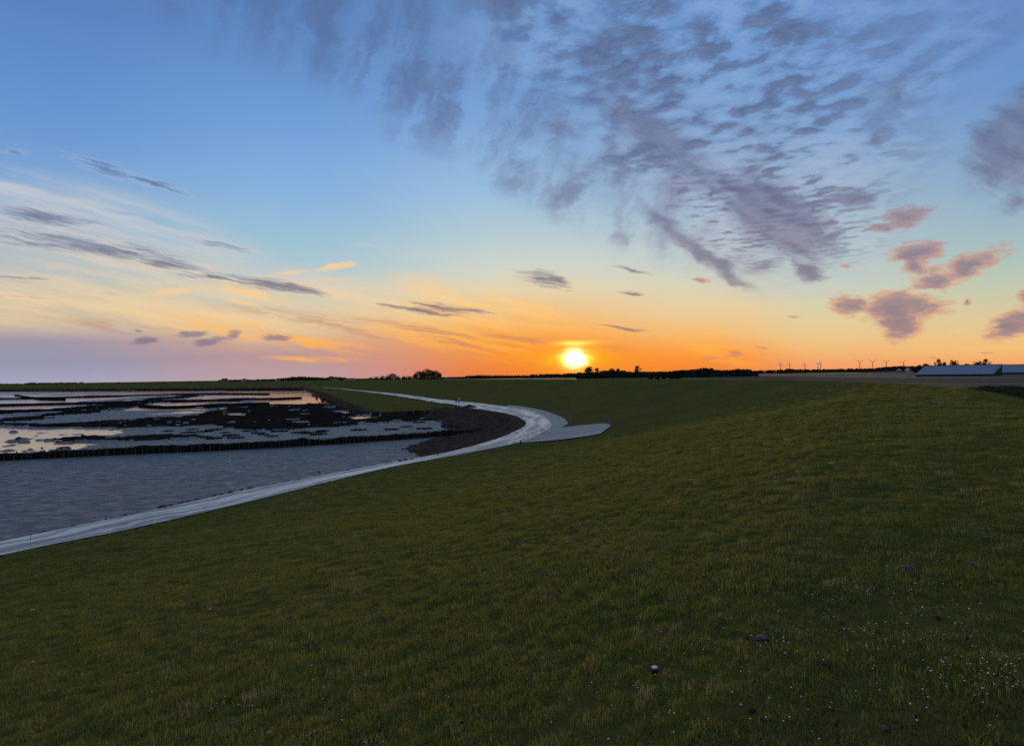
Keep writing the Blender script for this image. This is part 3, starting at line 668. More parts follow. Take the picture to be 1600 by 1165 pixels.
# ------------------------------------------------------------------ brushwood groynes
def groyne(name, pts, label, cat, stakes, hh=.72, group=None, zb=MUDZ, wd=.45, step=.35):
    L = smooth_line(pts, 6); n = max(8, int(np.hypot(*np.diff(L, axis=0).T).sum()/step)); L = resample(L, n); c = L[0]
    e = empty(name, (c[0], c[1], zb)); tag(e, label, cat, group)
    D = np.gradient(L, axis=0); D /= np.hypot(*D.T)[:, None]; N = np.stack([-D[:, 1], D[:, 0]], 1)
    prof = [(-1, -.3), (-1.05, .45), (-.75, .85), (-.2, 1.0), (.35, .97), (.85, .8), (1.05, .4), (1, -.3)]
    V = []
    for i in range(n):
        k = 1+.28*float(fbm(np.array([i*.11]), np.array([0.]), 91)[0])*2
        for (u, z) in prof: 
            p = L[i]-c+N[i]*u*wd*rng.uniform(.85, 1.15); V.append((p[0], p[1], z*hh*k*rng.uniform(.86, 1.10) if z > 0 else z*hh))
    m_ = len(prof); Q = [(i*m_+k, i*m_+k+1, (i+1)*m_+k+1, (i+1)*m_+k) for i in range(n-1) for k in range(m_-1)]
    b = link('brushwood', mesh_np('brushwood', np.array(V), Q, MBRUSH), e)
    # loose twigs
    T = MB()
    for _ in range(min(1400, n*5) if stakes else 0):
        i = rng.integers(0, n-1); p = L[i]-c+N[i]*rng.uniform(-wd, wd); z = hh*rng.uniform(.5, 1.0); d = D[i]*rng.uniform(-.6, .6)
        T.tube((p[0], p[1], z), (p[0]+d[0], p[1]+d[1], z+rng.uniform(-.1, .2)), .014, .008, 3, False)
    if stakes:
        t = T.build('twigs', MBRUSH, e); tag(t, kind='stuff')
        sm = [MB().tube((0, 0, -.4), (0.02*k, 0, hh*(1.02+.07*k)), .055, .045, 6).mesh('stake', MSTAKE) for k in range(3)]
        ns = 140; S = resample(L, ns)
        for sd in (-1, 1):
            for i in range(ns):
                Di = D[min(n-1, int(i/ns*n))]; Ni = N[min(n-1, int(i/ns*n))]
                if (sd < 0 and i % 3) or rng.random() < .12: continue
                p = S[i]-c+Ni*sd*wd*1.08+Di*rng.uniform(-.22, .22)
                st_ = link('stake', sm[int(rng.integers(0, 3))], e, (p[0], p[1], rng.uniform(-.16, .08)), rng.uniform(0, 6)); st_.rotation_euler.x = rng.normal(0, .06); st_.rotation_euler.y = rng.normal(0, .06)
    else: T.bm.free()
    return e
groyne('brushwood_groyne', g_([(748,679),(692,681.5),(620,686.5),(540,692),(400,700),(200,709.5),(0,719),(-160,727)], MUDZ), 'long dark brushwood groyne with upright stakes crossing the near mudflat', 'groyne', True, .78)
far_g = [
 ([(-150,637),(0,633.5),(206,628.5),(400,624.5),(470,622)], 'thin dark brushwood line second nearest, running level over the far wet mud'),
 ([(-150,648),(0,644),(100,641),(180,634)], 'short dark brushwood line at the left edge meeting the diagonal marsh strip'),
 ([(-100,623),(0,623.5),(62,622),(180,619),(300,616),(420,616)], 'thin dark brushwood line in the middle of the far mudflat'),
 ([(25,618),(45,621),(65,624),(100,624.5)], 'short slanting dark brushwood piece far out at the left'),
 ([(-200,613),(0,611.5),(250,610),(400,609.5),(475,609)], 'farthest dark brushwood line just below the far dike'),
 ([(200,633),(260,637),(330,634),(420,631)], 'dark brushwood line bordering the upper edge of the large marsh'),
]
for pts, lb in far_g: groyne('brushwood_groyne', g_(pts, MUDZ), lb, 'groyne', False, .7, 'distant brushwood groynes on the mudflat', MUDZ, .8, 1.6)

# ------------------------------------------------------------------ cordgrass clumps on the mud strip
def blades(n, r, h, w, lean=.5, seed=0):
    q = np.random.default_rng(seed); V = []; F = []
    for i in range(n):
        a = q.uniform(0, 6.28); rr = r*math.sqrt(q.random()); x, y = rr*math.cos(a), rr*math.sin(a); b = q.uniform(0, 6.28)
        hh = h*q.uniform(.5, 1.1); ln = lean*hh*q.random(); dx, dy = math.cos(b), math.sin(b); px, py = -dy*w/2, dx*w/2; k = len(V)
        V += [(x-px, y-py, -.02), (x+px, y+py, -.02), (x+dx*ln*.4+px*.8, y+dy*ln*.4+py*.8, hh*.6), (x+dx*ln*.4-px*.8, y+dy*ln*.4-py*.8, hh*.6), (x+dx*ln, y+dy*ln, hh)]
        F += [(k, k+1, k+2), (k, k+2, k+3), (k+3, k+2, k+4)]
    return np.array(V), np.array(F)
cg = []
for s in range(3):
    V, F_ = blades(220, .85, .30, .035, .8, s); cg.append(mesh_np('cordgrass_clump', V, F_, MMAR))
spots = [(478,677),(263,673.5),(320,674.5),(403,677),(412,679),(425,681.5),(437,674),(470,676),(500,675),(497,679),(505,673),(560,672),(612,671),(634,667),(640,658),(655,660),(663,670),(698,665),(710,667),(722,669),(600,660),(335,672),(300,671),(369,684),(334,685),(318,683),(360,680.5),(352,676),(295,676),(390,673.5)]
for i, (x, y) in enumerate(spots):
    p = gp(x, y, MUDZ)
    o = link('cordgrass_clump', cg[i % 3], None, (p[0], p[1], MUDZ+.0), i*1.3); k = rng.uniform(.7, 1.5); o.scale = (k*1.3, k*1.3, k*.8)
    tag(o, 'small dark cordgrass clump scattered on the mud strip between groyne and marsh', 'cordgrass', 'cordgrass clumps on the mud strip')

# ------------------------------------------------------------------ fences at the ramp
def fence(pts, label, hp=1.25, spacing=None):
    P = [hit(*p) for p in pts]; e = empty('sheep_fence', P[0]); tag(e, label, 'fence', 'wooden post and wire fences at the ramp')
    pm = [MB().tube((0, 0, -.3), (0, 0, hp), .075, .065, 7).mesh('post', MWOOD), MB().tube((0, 0, -.3), (.06, .02, hp*1.1), .08, .07, 7).mesh('post', MWOOD)]
    for i, p in enumerate(P): link('post', pm[i % 2], e, p-P[0])
    for z in (.35, .75, 1.1):
        w = MB()
        for a, b in zip(P[:-1], P[1:]): w.tube(a-P[0]+Vector((0, 0, z)), b-P[0]+Vector((0, 0, z)), .008, .008, 4, False)
        w.build('wire', MWIRE, e)
    rl = MB()
    return e
fence([(850,641.4),(855,642.5),(865,646),(869,648),(874.5,650.5),(879.5,652.5),(886,655),(892.5,660),(895,664)], 'weathered fence of short posts along the outer edge of the path bend')
fence([(939,662),(948,663.2),(953.5,665),(955,668)], 'three pale posts closing the top end of the asphalt ramp', 1.5)

# small things along the path
p = Vector((*gp(814, 693.5), 0)); p.z = ground(p.x, p.y)
e = empty('bollard', p); tag(e, 'short black bollard with a white top beside the near side of the ramp', 'bollard')
MB().tube((0, 0, -.1), (0, 0, .33), .10, .085, 10).build('post', MBLACK, e); MB().tube((0, 0, .33), (0, 0, .42), .088, .07, 10).build('cap', MWHITE, e)
for (x, y, h, lb) in ((187.5, 812.5, .36, 'thin pale marker stake at the seaward path edge, farther of two'), (48, 843, .50, 'thin pale marker stake at the seaward path edge, nearest the left frame edge')):
    q = Vector((*gp(x, y), .0)); o = MB().tube((0, 0, -.1), (.01, 0, h), .013, .010, 6).box((0, 0, h-.03), (.035, .012, .05)).build('marker_stake', MWOOD, None, q); tag(o, lb, 'stake')
# gull on the mud
q = gp(499, 741, MUDZ); e = empty('gull', (q[0], q[1], MUDZ), .4); tag(e, 'small white gull standing on the grey mud near the path', 'gull')
b = MB(); b.ico((0, 0, .24), .13, (1.7, .8, .8), 2); b.ico((.20, 0, .36), .058, (1.1, .9, .95), 2); b.tube((.12, 0, .27), (.19, 0, .35), .06, .045, 8); b.tube((.24, 0, .35), (.31, 0, .34), .018, .004, 5)
b.box((-.27, 0, .25), (.18, .07, .02)); b.build('body', MWHITE, e, smooth=True)
for s in (-1, 1):
    MB().tube((0, s*.04, -.01), (.01, s*.04, .16), .008, .01, 5).box((.03, s*.04, .004), (.07, .05, .008)).build('leg', MSTAKE, e)
    MB().ico((-.03, s*.10, .26), .12, (1.6, .2, .6), 2).build('wing', MSTONE, e, smooth=True)

# ------------------------------------------------------------------ the two walkers
def skin(name, verts, edges, mt, parent, sub=1):
    me = bpy.data.meshes.new(name); me.from_pydata([v[0] for v in verts], edges, []); o = bpy.data.objects.new(name, me); COL.objects.link(o)
    md = o.modifiers.new('s', 'SKIN'); o.modifiers.new('u', 'SUBSURF').levels = sub; md.use_smooth_shade = True
    sk = me.skin_vertices[0].data if me.skin_vertices else None
    if sk is None:
        bm = bmesh.new(); bm.from_mesh(me); bm.verts.layers.skin.verify(); bm.to_mesh(me); bm.free(); sk = me.skin_vertices[0].data
    for i, v in enumerate(verts): sk[i].radius = v[1] if isinstance(v[1], tuple) else (v[1], v[1])
    sk[0].use_root = True
    bpy.context.view_layer.update()
    ev = o.evaluated_get(bpy.context.evaluated_depsgraph_get()); nm = bpy.data.meshes.new_from_object(ev)
    bpy.data.objects.remove(o); nm.name = name; nm.materials.clear(); nm.materials.append(mt)
    for p_ in nm.polygons: p_.use_smooth = True
    return link(name, nm, parent)
def person(loc, rz, hgt, top, trou, label, stride, longtop):
    k = hgt/1.75; e = empty('person', loc, rz); e.scale = (k, k, k); tag(e, label, 'person', 'two people walking on the path')
    s = stride
    V = [((0, 0, .95), (.14, .10)), ((0, 0, 1.15), (.12, .09)), ((0, .01, 1.35), (.15, .10)), ((0, 0, 1.47), (.07, .06)), ((0, .01, 1.55), (.055, .055)), ((0, .02, 1.63), (.085, .095)), ((0, .02, 1.70), (.07, .08)), ((0, .10, 1.62), (.018, .018))]
    E = [(0, 1), (1, 2), (2, 3), (3, 4), (4, 5), (5, 6), (5, 7)]
    def chain(root, pts):
        a = root
        for p, r in pts: V.append((p, r)); E.append((a, len(V)-1)); a = len(V)-1
        return a
    for sd in (-1, 1):
        f = s*sd
        chain(0, [((sd*.09, .0, .88), .085), ((sd*.10, f*.22+.03, .50), .06), ((sd*.10, f*.36-.04, .10), .042), ((sd*.10, f*.36-.05, .05), .04), ((sd*.11, f*.36+.12, .035), .032)])
        h = chain(2, [((sd*.19, 0, 1.40), .055), ((sd*.24, -f*.10-.02, 1.14), .042), ((sd*.25, -f*.24+.05, .92), .030), ((sd*.25, -f*.28+.07, .86), .032)])
        hx, hy, hz = V[h][0]
        for q, (dy, ln) in enumerate(((.028, .070), (.010, .080), (-.008, .076), (-.026, .060))):
            chain(h, [((hx, hy+dy, hz-.04), .010), ((hx-sd*.008, hy+dy, hz-.04-ln*.5), .009), ((hx-sd*.022, hy+dy, hz-.04-ln), .007)])
        chain(h, [((hx-sd*.01, hy+.040, hz-.015), .010), ((hx-sd*.02, hy+.058, hz-.045), .008)])
    skin('body', V, E, MSKIN, e)
    # trousers
    V2 = [((0, 0, .97), (.155, .115))]; E2 = []
    V, E = V2, E2
    for sd in (-1, 1): chain(0, [((sd*.09, 0, .86), .102), ((sd*.10, s*sd*.22+.03, .50), .075), ((sd*.10, s*sd*.36-.04, .12), .060)])
    skin('trousers', V2, E2, trou, e)
    V = [((0, 0, 1.15), (.145, .112)), ((0, .01, 1.35), (.172, .122)), ((0, 0, 1.46), (.085, .075)), ((0, 0, .92 if longtop else .99), (.165, .125))]; E = [(0, 1), (1, 2), (0, 3)]
    for sd in (-1, 1):
        f = s*sd; chain(1, [((sd*.19, 0, 1.40), .070), ((sd*.24, -f*.10-.02, 1.14), .056), ((sd*.25, -f*.22+.04, .94), .044)])
    skin('jacket', V, E, top, e)
    MB().ico((0, -.005, 1.69), .108, (.92, 1.0, .95), 2).build('hair', MHAIR, e, smooth=True)
    for sd in (-1, 1):
        f = s*sd; MB().ico((sd*.105, f*.36+.03, .04), .07, (.75, 1.9, .62), 2).build('shoe', MBLACK, e, smooth=True)
pa = gp(712.6, 630.7); person((pa[0], pa[1], .02), .3, 1.72, MJDARK, MTROU, 'left walker in dark clothes on the path beyond the bend', 1, True)
pa = gp(717.4, 630.7); person((pa[0], pa[1], .02), .3, 1.84, MJPALE, MTROU, 'taller right walker in a pale top and dark trousers on the path', -1, False)

# ------------------------------------------------------------------ fields behind the dike
def sheet_obj(name, pts, z, mt):
    mb = MB(); mb.poly([(x, y, z) for x, y in pts]); o = mb.build(name, mt); 
    if o.data.polygons[0].normal.z < 0: o.data.flip_normals()
    tag(o, kind='structure')
zf = 0.0
sheet_obj('pasture_field', g_([(1000,592),(1250,596),(1420,601),(1560,611),(1800,611),(2200,606),(2200,588),(1600,592),(1500,594),(1300,595),(1100,592)], 0), .05, MGREYF)
sheet_obj('ploughed_field', g_([(1120,591),(1280,593.2),(1420,597),(1600,596.6),(2200,588),(2200,580),(1600,591.5),(1500,592),(1400,592.5),(1260,591),(1150,589)], 0), .09, MDARKF)
sheet_obj('stubble_field', g_([(1110,590.2),(1330,591.5),(1420,592),(1600,591),(2200,581),(2200,577),(1600,586.6),(1500,587),(1400,586),(1310,586.5),(1120,588.8)], 0), .13, MSTUB)
sheet_obj('dark_field', g_([(860,592),(1110,588.9),(1300,587.3),(1325,585),(1240,583.6),(1190,583.2),(1000,588),(860,591)], 0), .17, MDARKF)
sheet_obj('grain_field', g_([(1190,582.6),(1240,583.0),(1340,583.2),(1352,581.8),(1240,581.6),(1180,582.0)], 0), .21, MPALEF)
sheet_obj('stubble_field', g_([(900,590.3),(1010,588.6),(1180,586),(1180,585),(1000,587),(900,589.2)], 0), .25, MSTUB)
# dark crop behind the crest on the right
V0, F0 = blades(26, .45, 1.0, .14, .7, 5)
cp = []; 
for _ in range(2600):
    d = rng.uniform(0, 1)**.8; Y = 80+150*d; X = rng.uniform(.585, .95)*Y+6
    cp.append((X, Y))
cp = np.array(cp); dk = sdist(cp[:, 0], cp[:, 1], CRE)[0]; cp = cp[dk > 13]
zz = land(cp[:, 0], cp[:, 1])[0]; n = len(cp); sc = rng.uniform(.8, 1.5, n)*1.15; an = rng.uniform(0, 6.28, n)
VX = (V0[None, :, 0]*np.cos(an)[:, None]-V0[None, :, 1]*np.sin(an)[:, None])*sc[:, None]*1.6+cp[:, :1]; VY = (V0[None, :, 0]*np.sin(an)[:, None]+V0[None, :, 1]*np.cos(an)[:, None])*sc[:, None]*1.6+cp[:, 1:]
VZ = V0[None, :, 2]*sc[:, None]*1.1+zz[:, None]
o = link('leafy_crop', mesh_np('leafy_crop', np.stack([VX, VY, VZ], 2).reshape(-1, 3), (F0[None]+np.arange(n)[:, None, None]*len(V0)).reshape(-1, 3), MLEAFD)); tag(o, 'dense dark green leafy crop behind the dike crest at the right', 'crop', None, 'stuff')

# ------------------------------------------------------------------ trees
def crown_mesh(seed, h, w, clumps, cards, card=.7, low=.25, holes=0.):
    q = np.random.default_rng(seed); C = []
    for i in range(clumps):
        t = q.uniform(low, .92); wr = w/2*math.sin(min(1, (t-low*.6)/(1-low*.6))*math.pi*.86+.25); a = q.uniform(0, 6.28); rr = wr*q.uniform(.15, .82)
        C.append((rr*math.cos(a), rr*math.sin(a)*.9, h*t, w*q.uniform(.13, .24)))
    V = []; F = []
    for c in C:
        n = int(cards/clumps)
        for k in range(n):
            d = q.normal(size=3); d /= np.linalg.norm(d); r = c[3]*q.uniform(.45, 1.08)
            p = np.array([c[0], c[1], c[2]])+d*r*np.array([1, 1, .8]); u = q.normal(size=3); u /= np.linalg.norm(u); v = np.cross(u, q.normal(size=3)); v /= np.linalg.norm(v)
            s = card*q.uniform(.5, 1.2); b = len(V); V += [p-u*s*.5, p+v*s*.42, p+u*s*.5, p-v*s*.42]; F.append((b, b+1, b+2, b+3))
    return mesh_np('crown', np.array(V), np.array(F), MLEAF), C
def tree_proto(seed, h, w, clumps=16, cards=1100, card=.7, low=.25):
    me, C = crown_mesh(seed, h, w, clumps, cards, card, low)
    t = MB(); t.tube((0, 0, -.5), (0, 0, h*.45), w*.035+.08, w*.022+.04, 8); t.tube((0, 0, h*.45), (.1, 0, h*.82), w*.022+.04, .05, 6)
    for c in C[:8]: t.tube((0, 0, h*random.uniform(.22, .5)), (c[0]*.9, c[1]*.9, c[2]), .13+w*.006, .04, 5)
    return me, t.mesh('trunk', MBARK)
PT = {'round': tree_proto(1, 14, 14, 26, 2600, .75, .16), 'loose': tree_proto(2, 17, 13, 15, 1700, .85, .22), 'small': tree_proto(3, 10, 10, 22, 2200, .7, .08), 'tall': tree_proto(4, 16, 10, 20, 2300, .8, .10), 'wide': tree_proto(5, 13, 18, 26, 2300, .8, .2), 'bush': tree_proto(6, 4.5, 7, 14, 900, .5, .08)}
SZ = {'round': (14, 14), 'loose': (17, 13), 'small': (10, 10), 'tall': (16, 10), 'wide': (13, 18), 'bush': (4.5, 7)}
def tree(kind, px, ytop, Y, wpx, label, group=None, cat='tree', name=None):
    p = at(px, ytop, Y); h = p.z; sz = SZ[kind]; e = empty(name or ('bush' if kind == 'bush' else 'tree'), (p.x, p.y, 0), rng.uniform(0, 6.28)); tag(e, label, cat if kind != 'bush' else 'bush', group)
    w = wpx*Y/FPX
    for me, nm in zip(PT[kind], ('crown', 'trunk')):
        o = link(nm, me, e); o.scale = (w/sz[1], w/sz[1], h/sz[0])
grp = 'grove on the skyline left of the sun'
tree('round', 657, 579.5, 712, 26, 'left rounded tree of the dense grove left of the sun', grp)
tree('wide', 668, 577.0, 700, 30, 'middle and widest tree of the dense grove, its highest crown', grp)
tree('round', 679, 578.6, 716, 24, 'right rounded tree of the dense grove left of the sun', grp)
tree('small', 649, 584, 705, 13, 'small tree at the left foot of the dense grove', grp)
tree('small', 687, 583, 700, 12, 'small tree at the right foot of the dense grove', grp)
tree('round', 613, 582.8, 720, 18, 'single small round tree rising from the low bushes left of the grove')
grp = 'low bushes on the skyline left of the grove'
for x, y, w in ((580, 590, 14), (588, 589, 15), (597, 588, 16), (605, 588, 14), (622, 588.4, 15), (631, 588.2, 16), (640, 588.2, 16)):
    tree('bush', x, y, 735, w, {580: 'leftmost and lowest bush of the row left of the single round tree', 588: 'second bush from the left end of the skyline bush row', 597: 'third bush from the left end of the skyline bush row', 605: 'bush touching the left side of the single round tree',
        622: 'bush touching the right side of the single round tree', 631: 'middle bush between the single round tree and the dense grove', 640: 'last bush before the dense grove on the left skyline'}[x], grp)
tree('round', 920, 572.2, 1050, 19, 'broad rounded tree directly right of the setting sun')
tree('tall', 933, 574.2, 1060, 10, 'slim small tree just right of the rounded tree by the sun')
tree('round', 956, 574.6, 1080, 12, 'left one of the middle pair of trees right of the sun')
tree('tall', 965.5, 575.2, 1075, 10, 'right one of the middle pair of trees right of the sun')
tree('loose', 997.5, 570.8, 1050, 18, 'loose open crowned dark tree standing out right of the sun')
grp = 'rounded bushes in front of the long hedge'
for x, y, w in ((1016, 584.5, 16), (1027, 582.5, 18), (1038, 581.2, 18), (1049, 580.6, 20), (1059, 582.5, 16)):
    tree('small', x, y, 880, w, {1016: 'leftmost and lowest bush of the clump in front of the long hedge', 1027: 'second bush from the left in the clump before the long hedge', 1038: 'middle bush of the clump in front of the long hedge', 1049: 'tallest bush of the clump in front of the long hedge', 1059: 'rightmost bush of the clump in front of the long hedge'}[x], grp, 'bush', 'bush')
grp = 'trees behind the blue roofed barns'
tree('loose', 1465, 560.3, 860, 16, 'tallest tree behind the left part of the long blue roof', grp)
tree('small', 1476, 566, 850, 12, 'low tree between the two taller trees behind the long blue roof', grp)
tree('wide', 1490, 563.2, 860, 20, 'wide crowned tree behind the middle of the long blue roof', grp)
tree('loose', 1542, 560.2, 880, 18, 'tall tree behind the right end of the long blue roof', grp)
tree('wide', 1528, 564.6, 880, 22, 'sloping tree left of the tall one behind the right end of the roof', grp)
tree('small', 1512, 568.6, 870, 18, 'lowest tree peeking over the right half of the long blue roof', grp)
tree('small', 1448, 568.6, 900, 18, 'dark tree just over the left end of the long blue roof', grp)
tree('small', 1436, 570.6, 930, 16, 'small dark tree left of the long blue roof', grp)
tree('bush', 1339, 583.4, 1500, 5, 'single small bush in the fields below the wind turbines')

# distant woodland masses
def woods(label, segs, seed, name='distant_woodland'):
    q = np.random.default_rng(seed); V = []; F = []
    for (x1, y1, x2, y2, Y, dens) in segs:
        n = int(abs(x2-x1)*dens*1.7)+2
        for i in range(n):
            f = q.random(); px = x1+(x2-x1)*f; yt = y1+(y2-y1)*f+q.uniform(-.2, .9)*1.1; Yd = Y*q.uniform(.97, 1.05); p = at(px, yt, Yd); h = max(4., p.z); w = q.uniform(.9, 1.8)*(h*.6+4)
            for k in range(34):
                t = q.random(); d = q.normal(size=2); d /= np.linalg.norm(d); prof = math.sqrt(max(.02, 1-(max(0, t-.35)/.65)**2))
                c = np.array([p.x+d[0]*w*.5*prof*q.uniform(.3, 1), Yd+d[1]*w*.5*prof, t*h]); u = q.normal(size=3); u /= np.linalg.norm(u); v = np.cross(u, q.normal(size=3)); v /= np.linalg.norm(v)
                s = w*.30*q.uniform(.5, 1.2); b = len(V); V += [c-u*s*.6, c+v*s*.5, c+u*s*.6, c-v*s*.5]; F.append((b, b+1, b+2, b+3))
    o = link(name, mesh_np(name, np.array(V), np.array(F), MLEAF)); tag(o, label, 'woodland', None, 'stuff')
woods('long dark hedge of trees on the skyline right of the sun', [(1040, 581.5, 1095, 577.0, 1130, .9), (1095, 576.6, 1112, 576.6, 1130, 1.3), (1112, 578.8, 1150, 579, 1130, 1.), (1150, 577.6, 1172, 578.2, 1120, 1.3), (1172, 579.5, 1182, 583, 1110, 1.2)], 1, 'hedge_woodland')
woods('thin hazy line of distant trees across the left horizon', [(-60, 600, 40, 599.3, 1900, .7), (40, 598.6, 60, 597.6, 1900, .8), (60, 598.2, 130, 597.4, 1900, .8), (130, 598.4, 340, 595.2, 1900, .55), (340, 593.8, 430, 592.6, 1700, .8), (430, 592.2, 470, 588.6, 1650, 1.), (470, 588.8, 520, 590.6, 1600, 1.), (515, 588.6, 540, 590.2, 1600, 1.), (540, 592, 600, 592.3, 1600, .6)], 2)
woods('hazy line of distant trees below the setting sun', [(690, 589.8, 730, 588.2, 2300, .6), (728, 587.2, 760, 586.2, 2200, .9), (760, 586.8, 830, 586.4, 2200, .9), (830, 584.6, 880, 584.6, 2000, .9), (880, 584., 1000, 581.6, 1900, .9), (905, 583.2, 1010, 581.2, 1300, 1.2), (940, 579.8, 975, 579.8, 1350, 1.), (1000, 581, 1040, 580.4, 1900, .9)], 3)
woods('thin distant tree line below the wind turbines', [(1175, 578.9, 1230, 577.4, 2600, .7), (1228, 576.4, 1240, 576.4, 2600, 1.), (1240, 577.4, 1300, 576.8, 2600, .8), (1300, 576.8, 1370, 575.4, 2500, .8), (1368, 574.8, 1400, 573.0, 1700, .9), (1395, 572.8, 1425, 572.4, 1700, 1.), (1422, 573, 1450, 572.6, 1600, .9), (1450, 572, 1620, 570, 1900, .6), (1600, 571, 2300, 566, 2000, .4)], 4)

# ------------------------------------------------------------------ barns with blue roofs
def barn(x1, y1, Yd, L, label, half=22, ze=1.9, zr=10.1):
    p = at(x1, y1, Yd); e = empty('barn', (p.x, p.y, 0), math.atan2(-.77, .64)); tag(e, label, 'barn', 'long barns with blue roofs')
    W2 = half; MB().box((L/2, half/2, ze/2-.05), (L-.6, half-.8, ze-.1)).build('wall', MWALLD, e)
    for s in (0,):
        y0, y1_ = -.6, half+.5
        n = int(L/1.0); V = []; Q = []
        for i in range(n+1):
            x = i*L/n; o = .05*(i % 2); V += [(x, y0, ze+o), (x, y1_, zr+o), (x, y0, ze+o-.18), (x, y1_, zr+o-.18)]
        for i in range(n): a = i*4; Q += [(a, a+4, a+5, a+1), (a+2, a+3, a+7, a+6), (a, a+2, a+6, a+4)]
        link('roof', mesh_np('roof', np.array(V), Q, MROOF), e)
    for xg in (.35, L-.35):
        m = MB(); t_ = .12; A_ = [(.6, ze-.15), (half, ze-.15), (half, zr-.25)]
        m.poly([(xg-t_, y, z) for y, z in A_]); m.poly([(xg+t_, y, z) for y, z in A_[::-1]])
        for (a, b) in ((0, 1), (1, 2), (2, 0)): m.poly([(xg-t_, *A_[a]), (xg+t_, *A_[a]), (xg+t_, *A_[b]), (xg-t_, *A_[b])])
        m.build('gable', MWALLD, e)
    MB().box((L/2, half-.1, zr/2-.2), (L-1.2, .3, zr-.5)).build('rear_wall', MWALLD, e)
    MB().box((L/2, half+.45, zr+.1), (L, .5, .25)).build('ridge_cap', MWALLD, e)
    for k in range(2): MB().box((L-.2, 6+k*8, 1.3), (.16, 4.0, 2.6)).build('door', MDARKF, e)
barn(1430, 588, 690, 64, 'large nearer barn with a long dull blue roof at the right')
barn(1536, 585, 815, 78, 'second barn with a blue roof cut by the right frame edge', 22, 1.9, 10.4)

# ------------------------------------------------------------------ farmhouses
def house(px, Yd, w, d, hw, hr, rz, label, wall=MWALLW, group=None, chim=True, name='farmhouse'):
    p = at(px, 590, Yd); e = empty(name, (p.x, Yd, 0), rz); tag(e, label, 'house' if name == 'farmhouse' else 'shed', group)
    m = MB(); m.box((0, 0, hw/2), (w, d, hw)); x = w/2-.05
    for sx in (-x, x): m.poly([(sx, -d/2, hw), (sx, d/2, hw), (sx, 0, hw+hr*.93)])
    m.build('wall', wall, e)
    r = MB(); th = .25
    for s in (-1, 1):
        y0, z0 = s*(d/2+.5), hw-.5*hr/(d/2); pts = [(-w/2-.4, y0, z0), (w/2+.4, y0, z0), (w/2+.4, 0, hw+hr), (-w/2-.4, 0, hw+hr)]
        r.poly(pts if s < 0 else pts[::-1]); r.poly([(a, b, c-th) for a, b, c in (pts[::-1] if s < 0 else pts)]); r.poly([pts[0], (pts[0][0], pts[0][1], pts[0][2]-th), (pts[1][0], pts[1][1], pts[1][2]-th), pts[1]])
    ro = r.build('roof', MTILE, e)
    if chim: MB().box((w*.22, 0, hw+hr+.4), (.9, .9, 1.8)).build('chimney', MTILE, ro)
    nw = max(2, int(w/3.2))
    for i in range(nw):
        f = MB().box((-w/2+(i+.5)*w/nw, -d/2-.04, hw*.52), (1.3, .08, 1.4)).build('window', MWALLW, e)
        MB().box((-w/2+(i+.5)*w/nw, -d/2-.09, hw*.52), (1.1, .04, 1.2)).build('pane', MGLASS, f)
house(351, 1350, 10, 8, 5.6, 4.2, .3, 'small house with a pale wall above the far dike, leftmost on the horizon')
house(381, 1360, 7, 7, 5.4, 3.2, 1.2, 'tiny white gabled house right of the leftmost house on the horizon')
house(434, 1300, 6, 6, 5.4, 1.7, .8, 'tiny white shed below the tree line above the far dike', MWALLW, None, False, 'shed')
house(521, 1250, 12, 8, 5.0, 3.0, .2, 'grey roofed house among the trees left of the low bushes')
house(547, 1250, 16, 8, 5.6, 1.3, .1, 'long low white building left of the low bushes on the skyline', MWALLW, None, False)
house(1121, 1900, 14, 9, 8, 3, .3, 'grey house showing over the long hedge right of the sun', MSTONE)
house(1405, 1380, 16, 10, 5.2, 4.6, 1.1, 'pale gabled farmhouse left of the barns, left of the pair')
house(1418.5, 1400, 14, 10, 6.2, 5.2, 1.0, 'pale gabled farmhouse left of the barns, right of the pair')
house(1391, 1290, 52, 9, 2.7, 2.0, -.05, 'long low pale farm building in front of the farmhouses', MWALLW, None, False)
house(1363, 1290, 9, 7, 2.6, 1.6, -.05, 'small pale shed left of the long low farm building', MWALLW, None, False, 'shed')
house(1423, 1270, 7, 6, 3.0, 1.6, -.1, 'small white shed between the farmhouses and the big barn', MWALLW, None, False, 'shed')

# ------------------------------------------------------------------ wind turbines
def turbine_proto():
    tw = MB().tube((0, 0, 0), (0, 0, 1), .046, .028, 10).mesh('tower', MTURB, True)
    na = MB().box((0, .015, 0), (.05, .14, .055)).mesh('nacelle', MTURB)
    hb = MB().ico((0, -.075, 0), .034, (1, 1.2, 1), 2).mesh('hub', MTURB, True)
    V = []; Q = []; n = 8
    for i in range(n+1):
        t = i/n; c = (.06+.12*math.sin(min(1, t*3.2)*math.pi/2))*(1-t*.8)*.78 if i else .05; y = .006*(1-t)+.002
        V += [(-c*.35, -.075-y, t), (c*.65, -.075, t), (-c*.35, -.075+y, t)]
    for i in range(n):
        for k in range(3): Q.append((i*3+k, i*3+(k+1) % 3, i*3+3+(k+1) % 3, i*3+3+k))
    bl = mesh_np('blade', np.array(V), Q, MTURB, True); return tw, na, hb, bl
TW = turbine_proto()
turbs = [(1219.6, 568.6, 5000, 6.6, 3, 'left'), (1233.4, 568.9, 5000, 6.4, 6, ''), (1257.2, 569.0, 5000, 6.2, 0, ''), (1278.2, 567.9, 5000, 5.4, 58, ''), (1281.9, 567.4, 4950, 6.8, 25, ''),
         (1343.2, 565.3, 4500, 7.6, 60, ''), (1363.6, 565.2, 4500, 7.6, 58, ''), (1384.9, 565.3, 4500, 7.2, 62, ''), (1411.6, 566.2, 4600, 6.8, 37, '')]
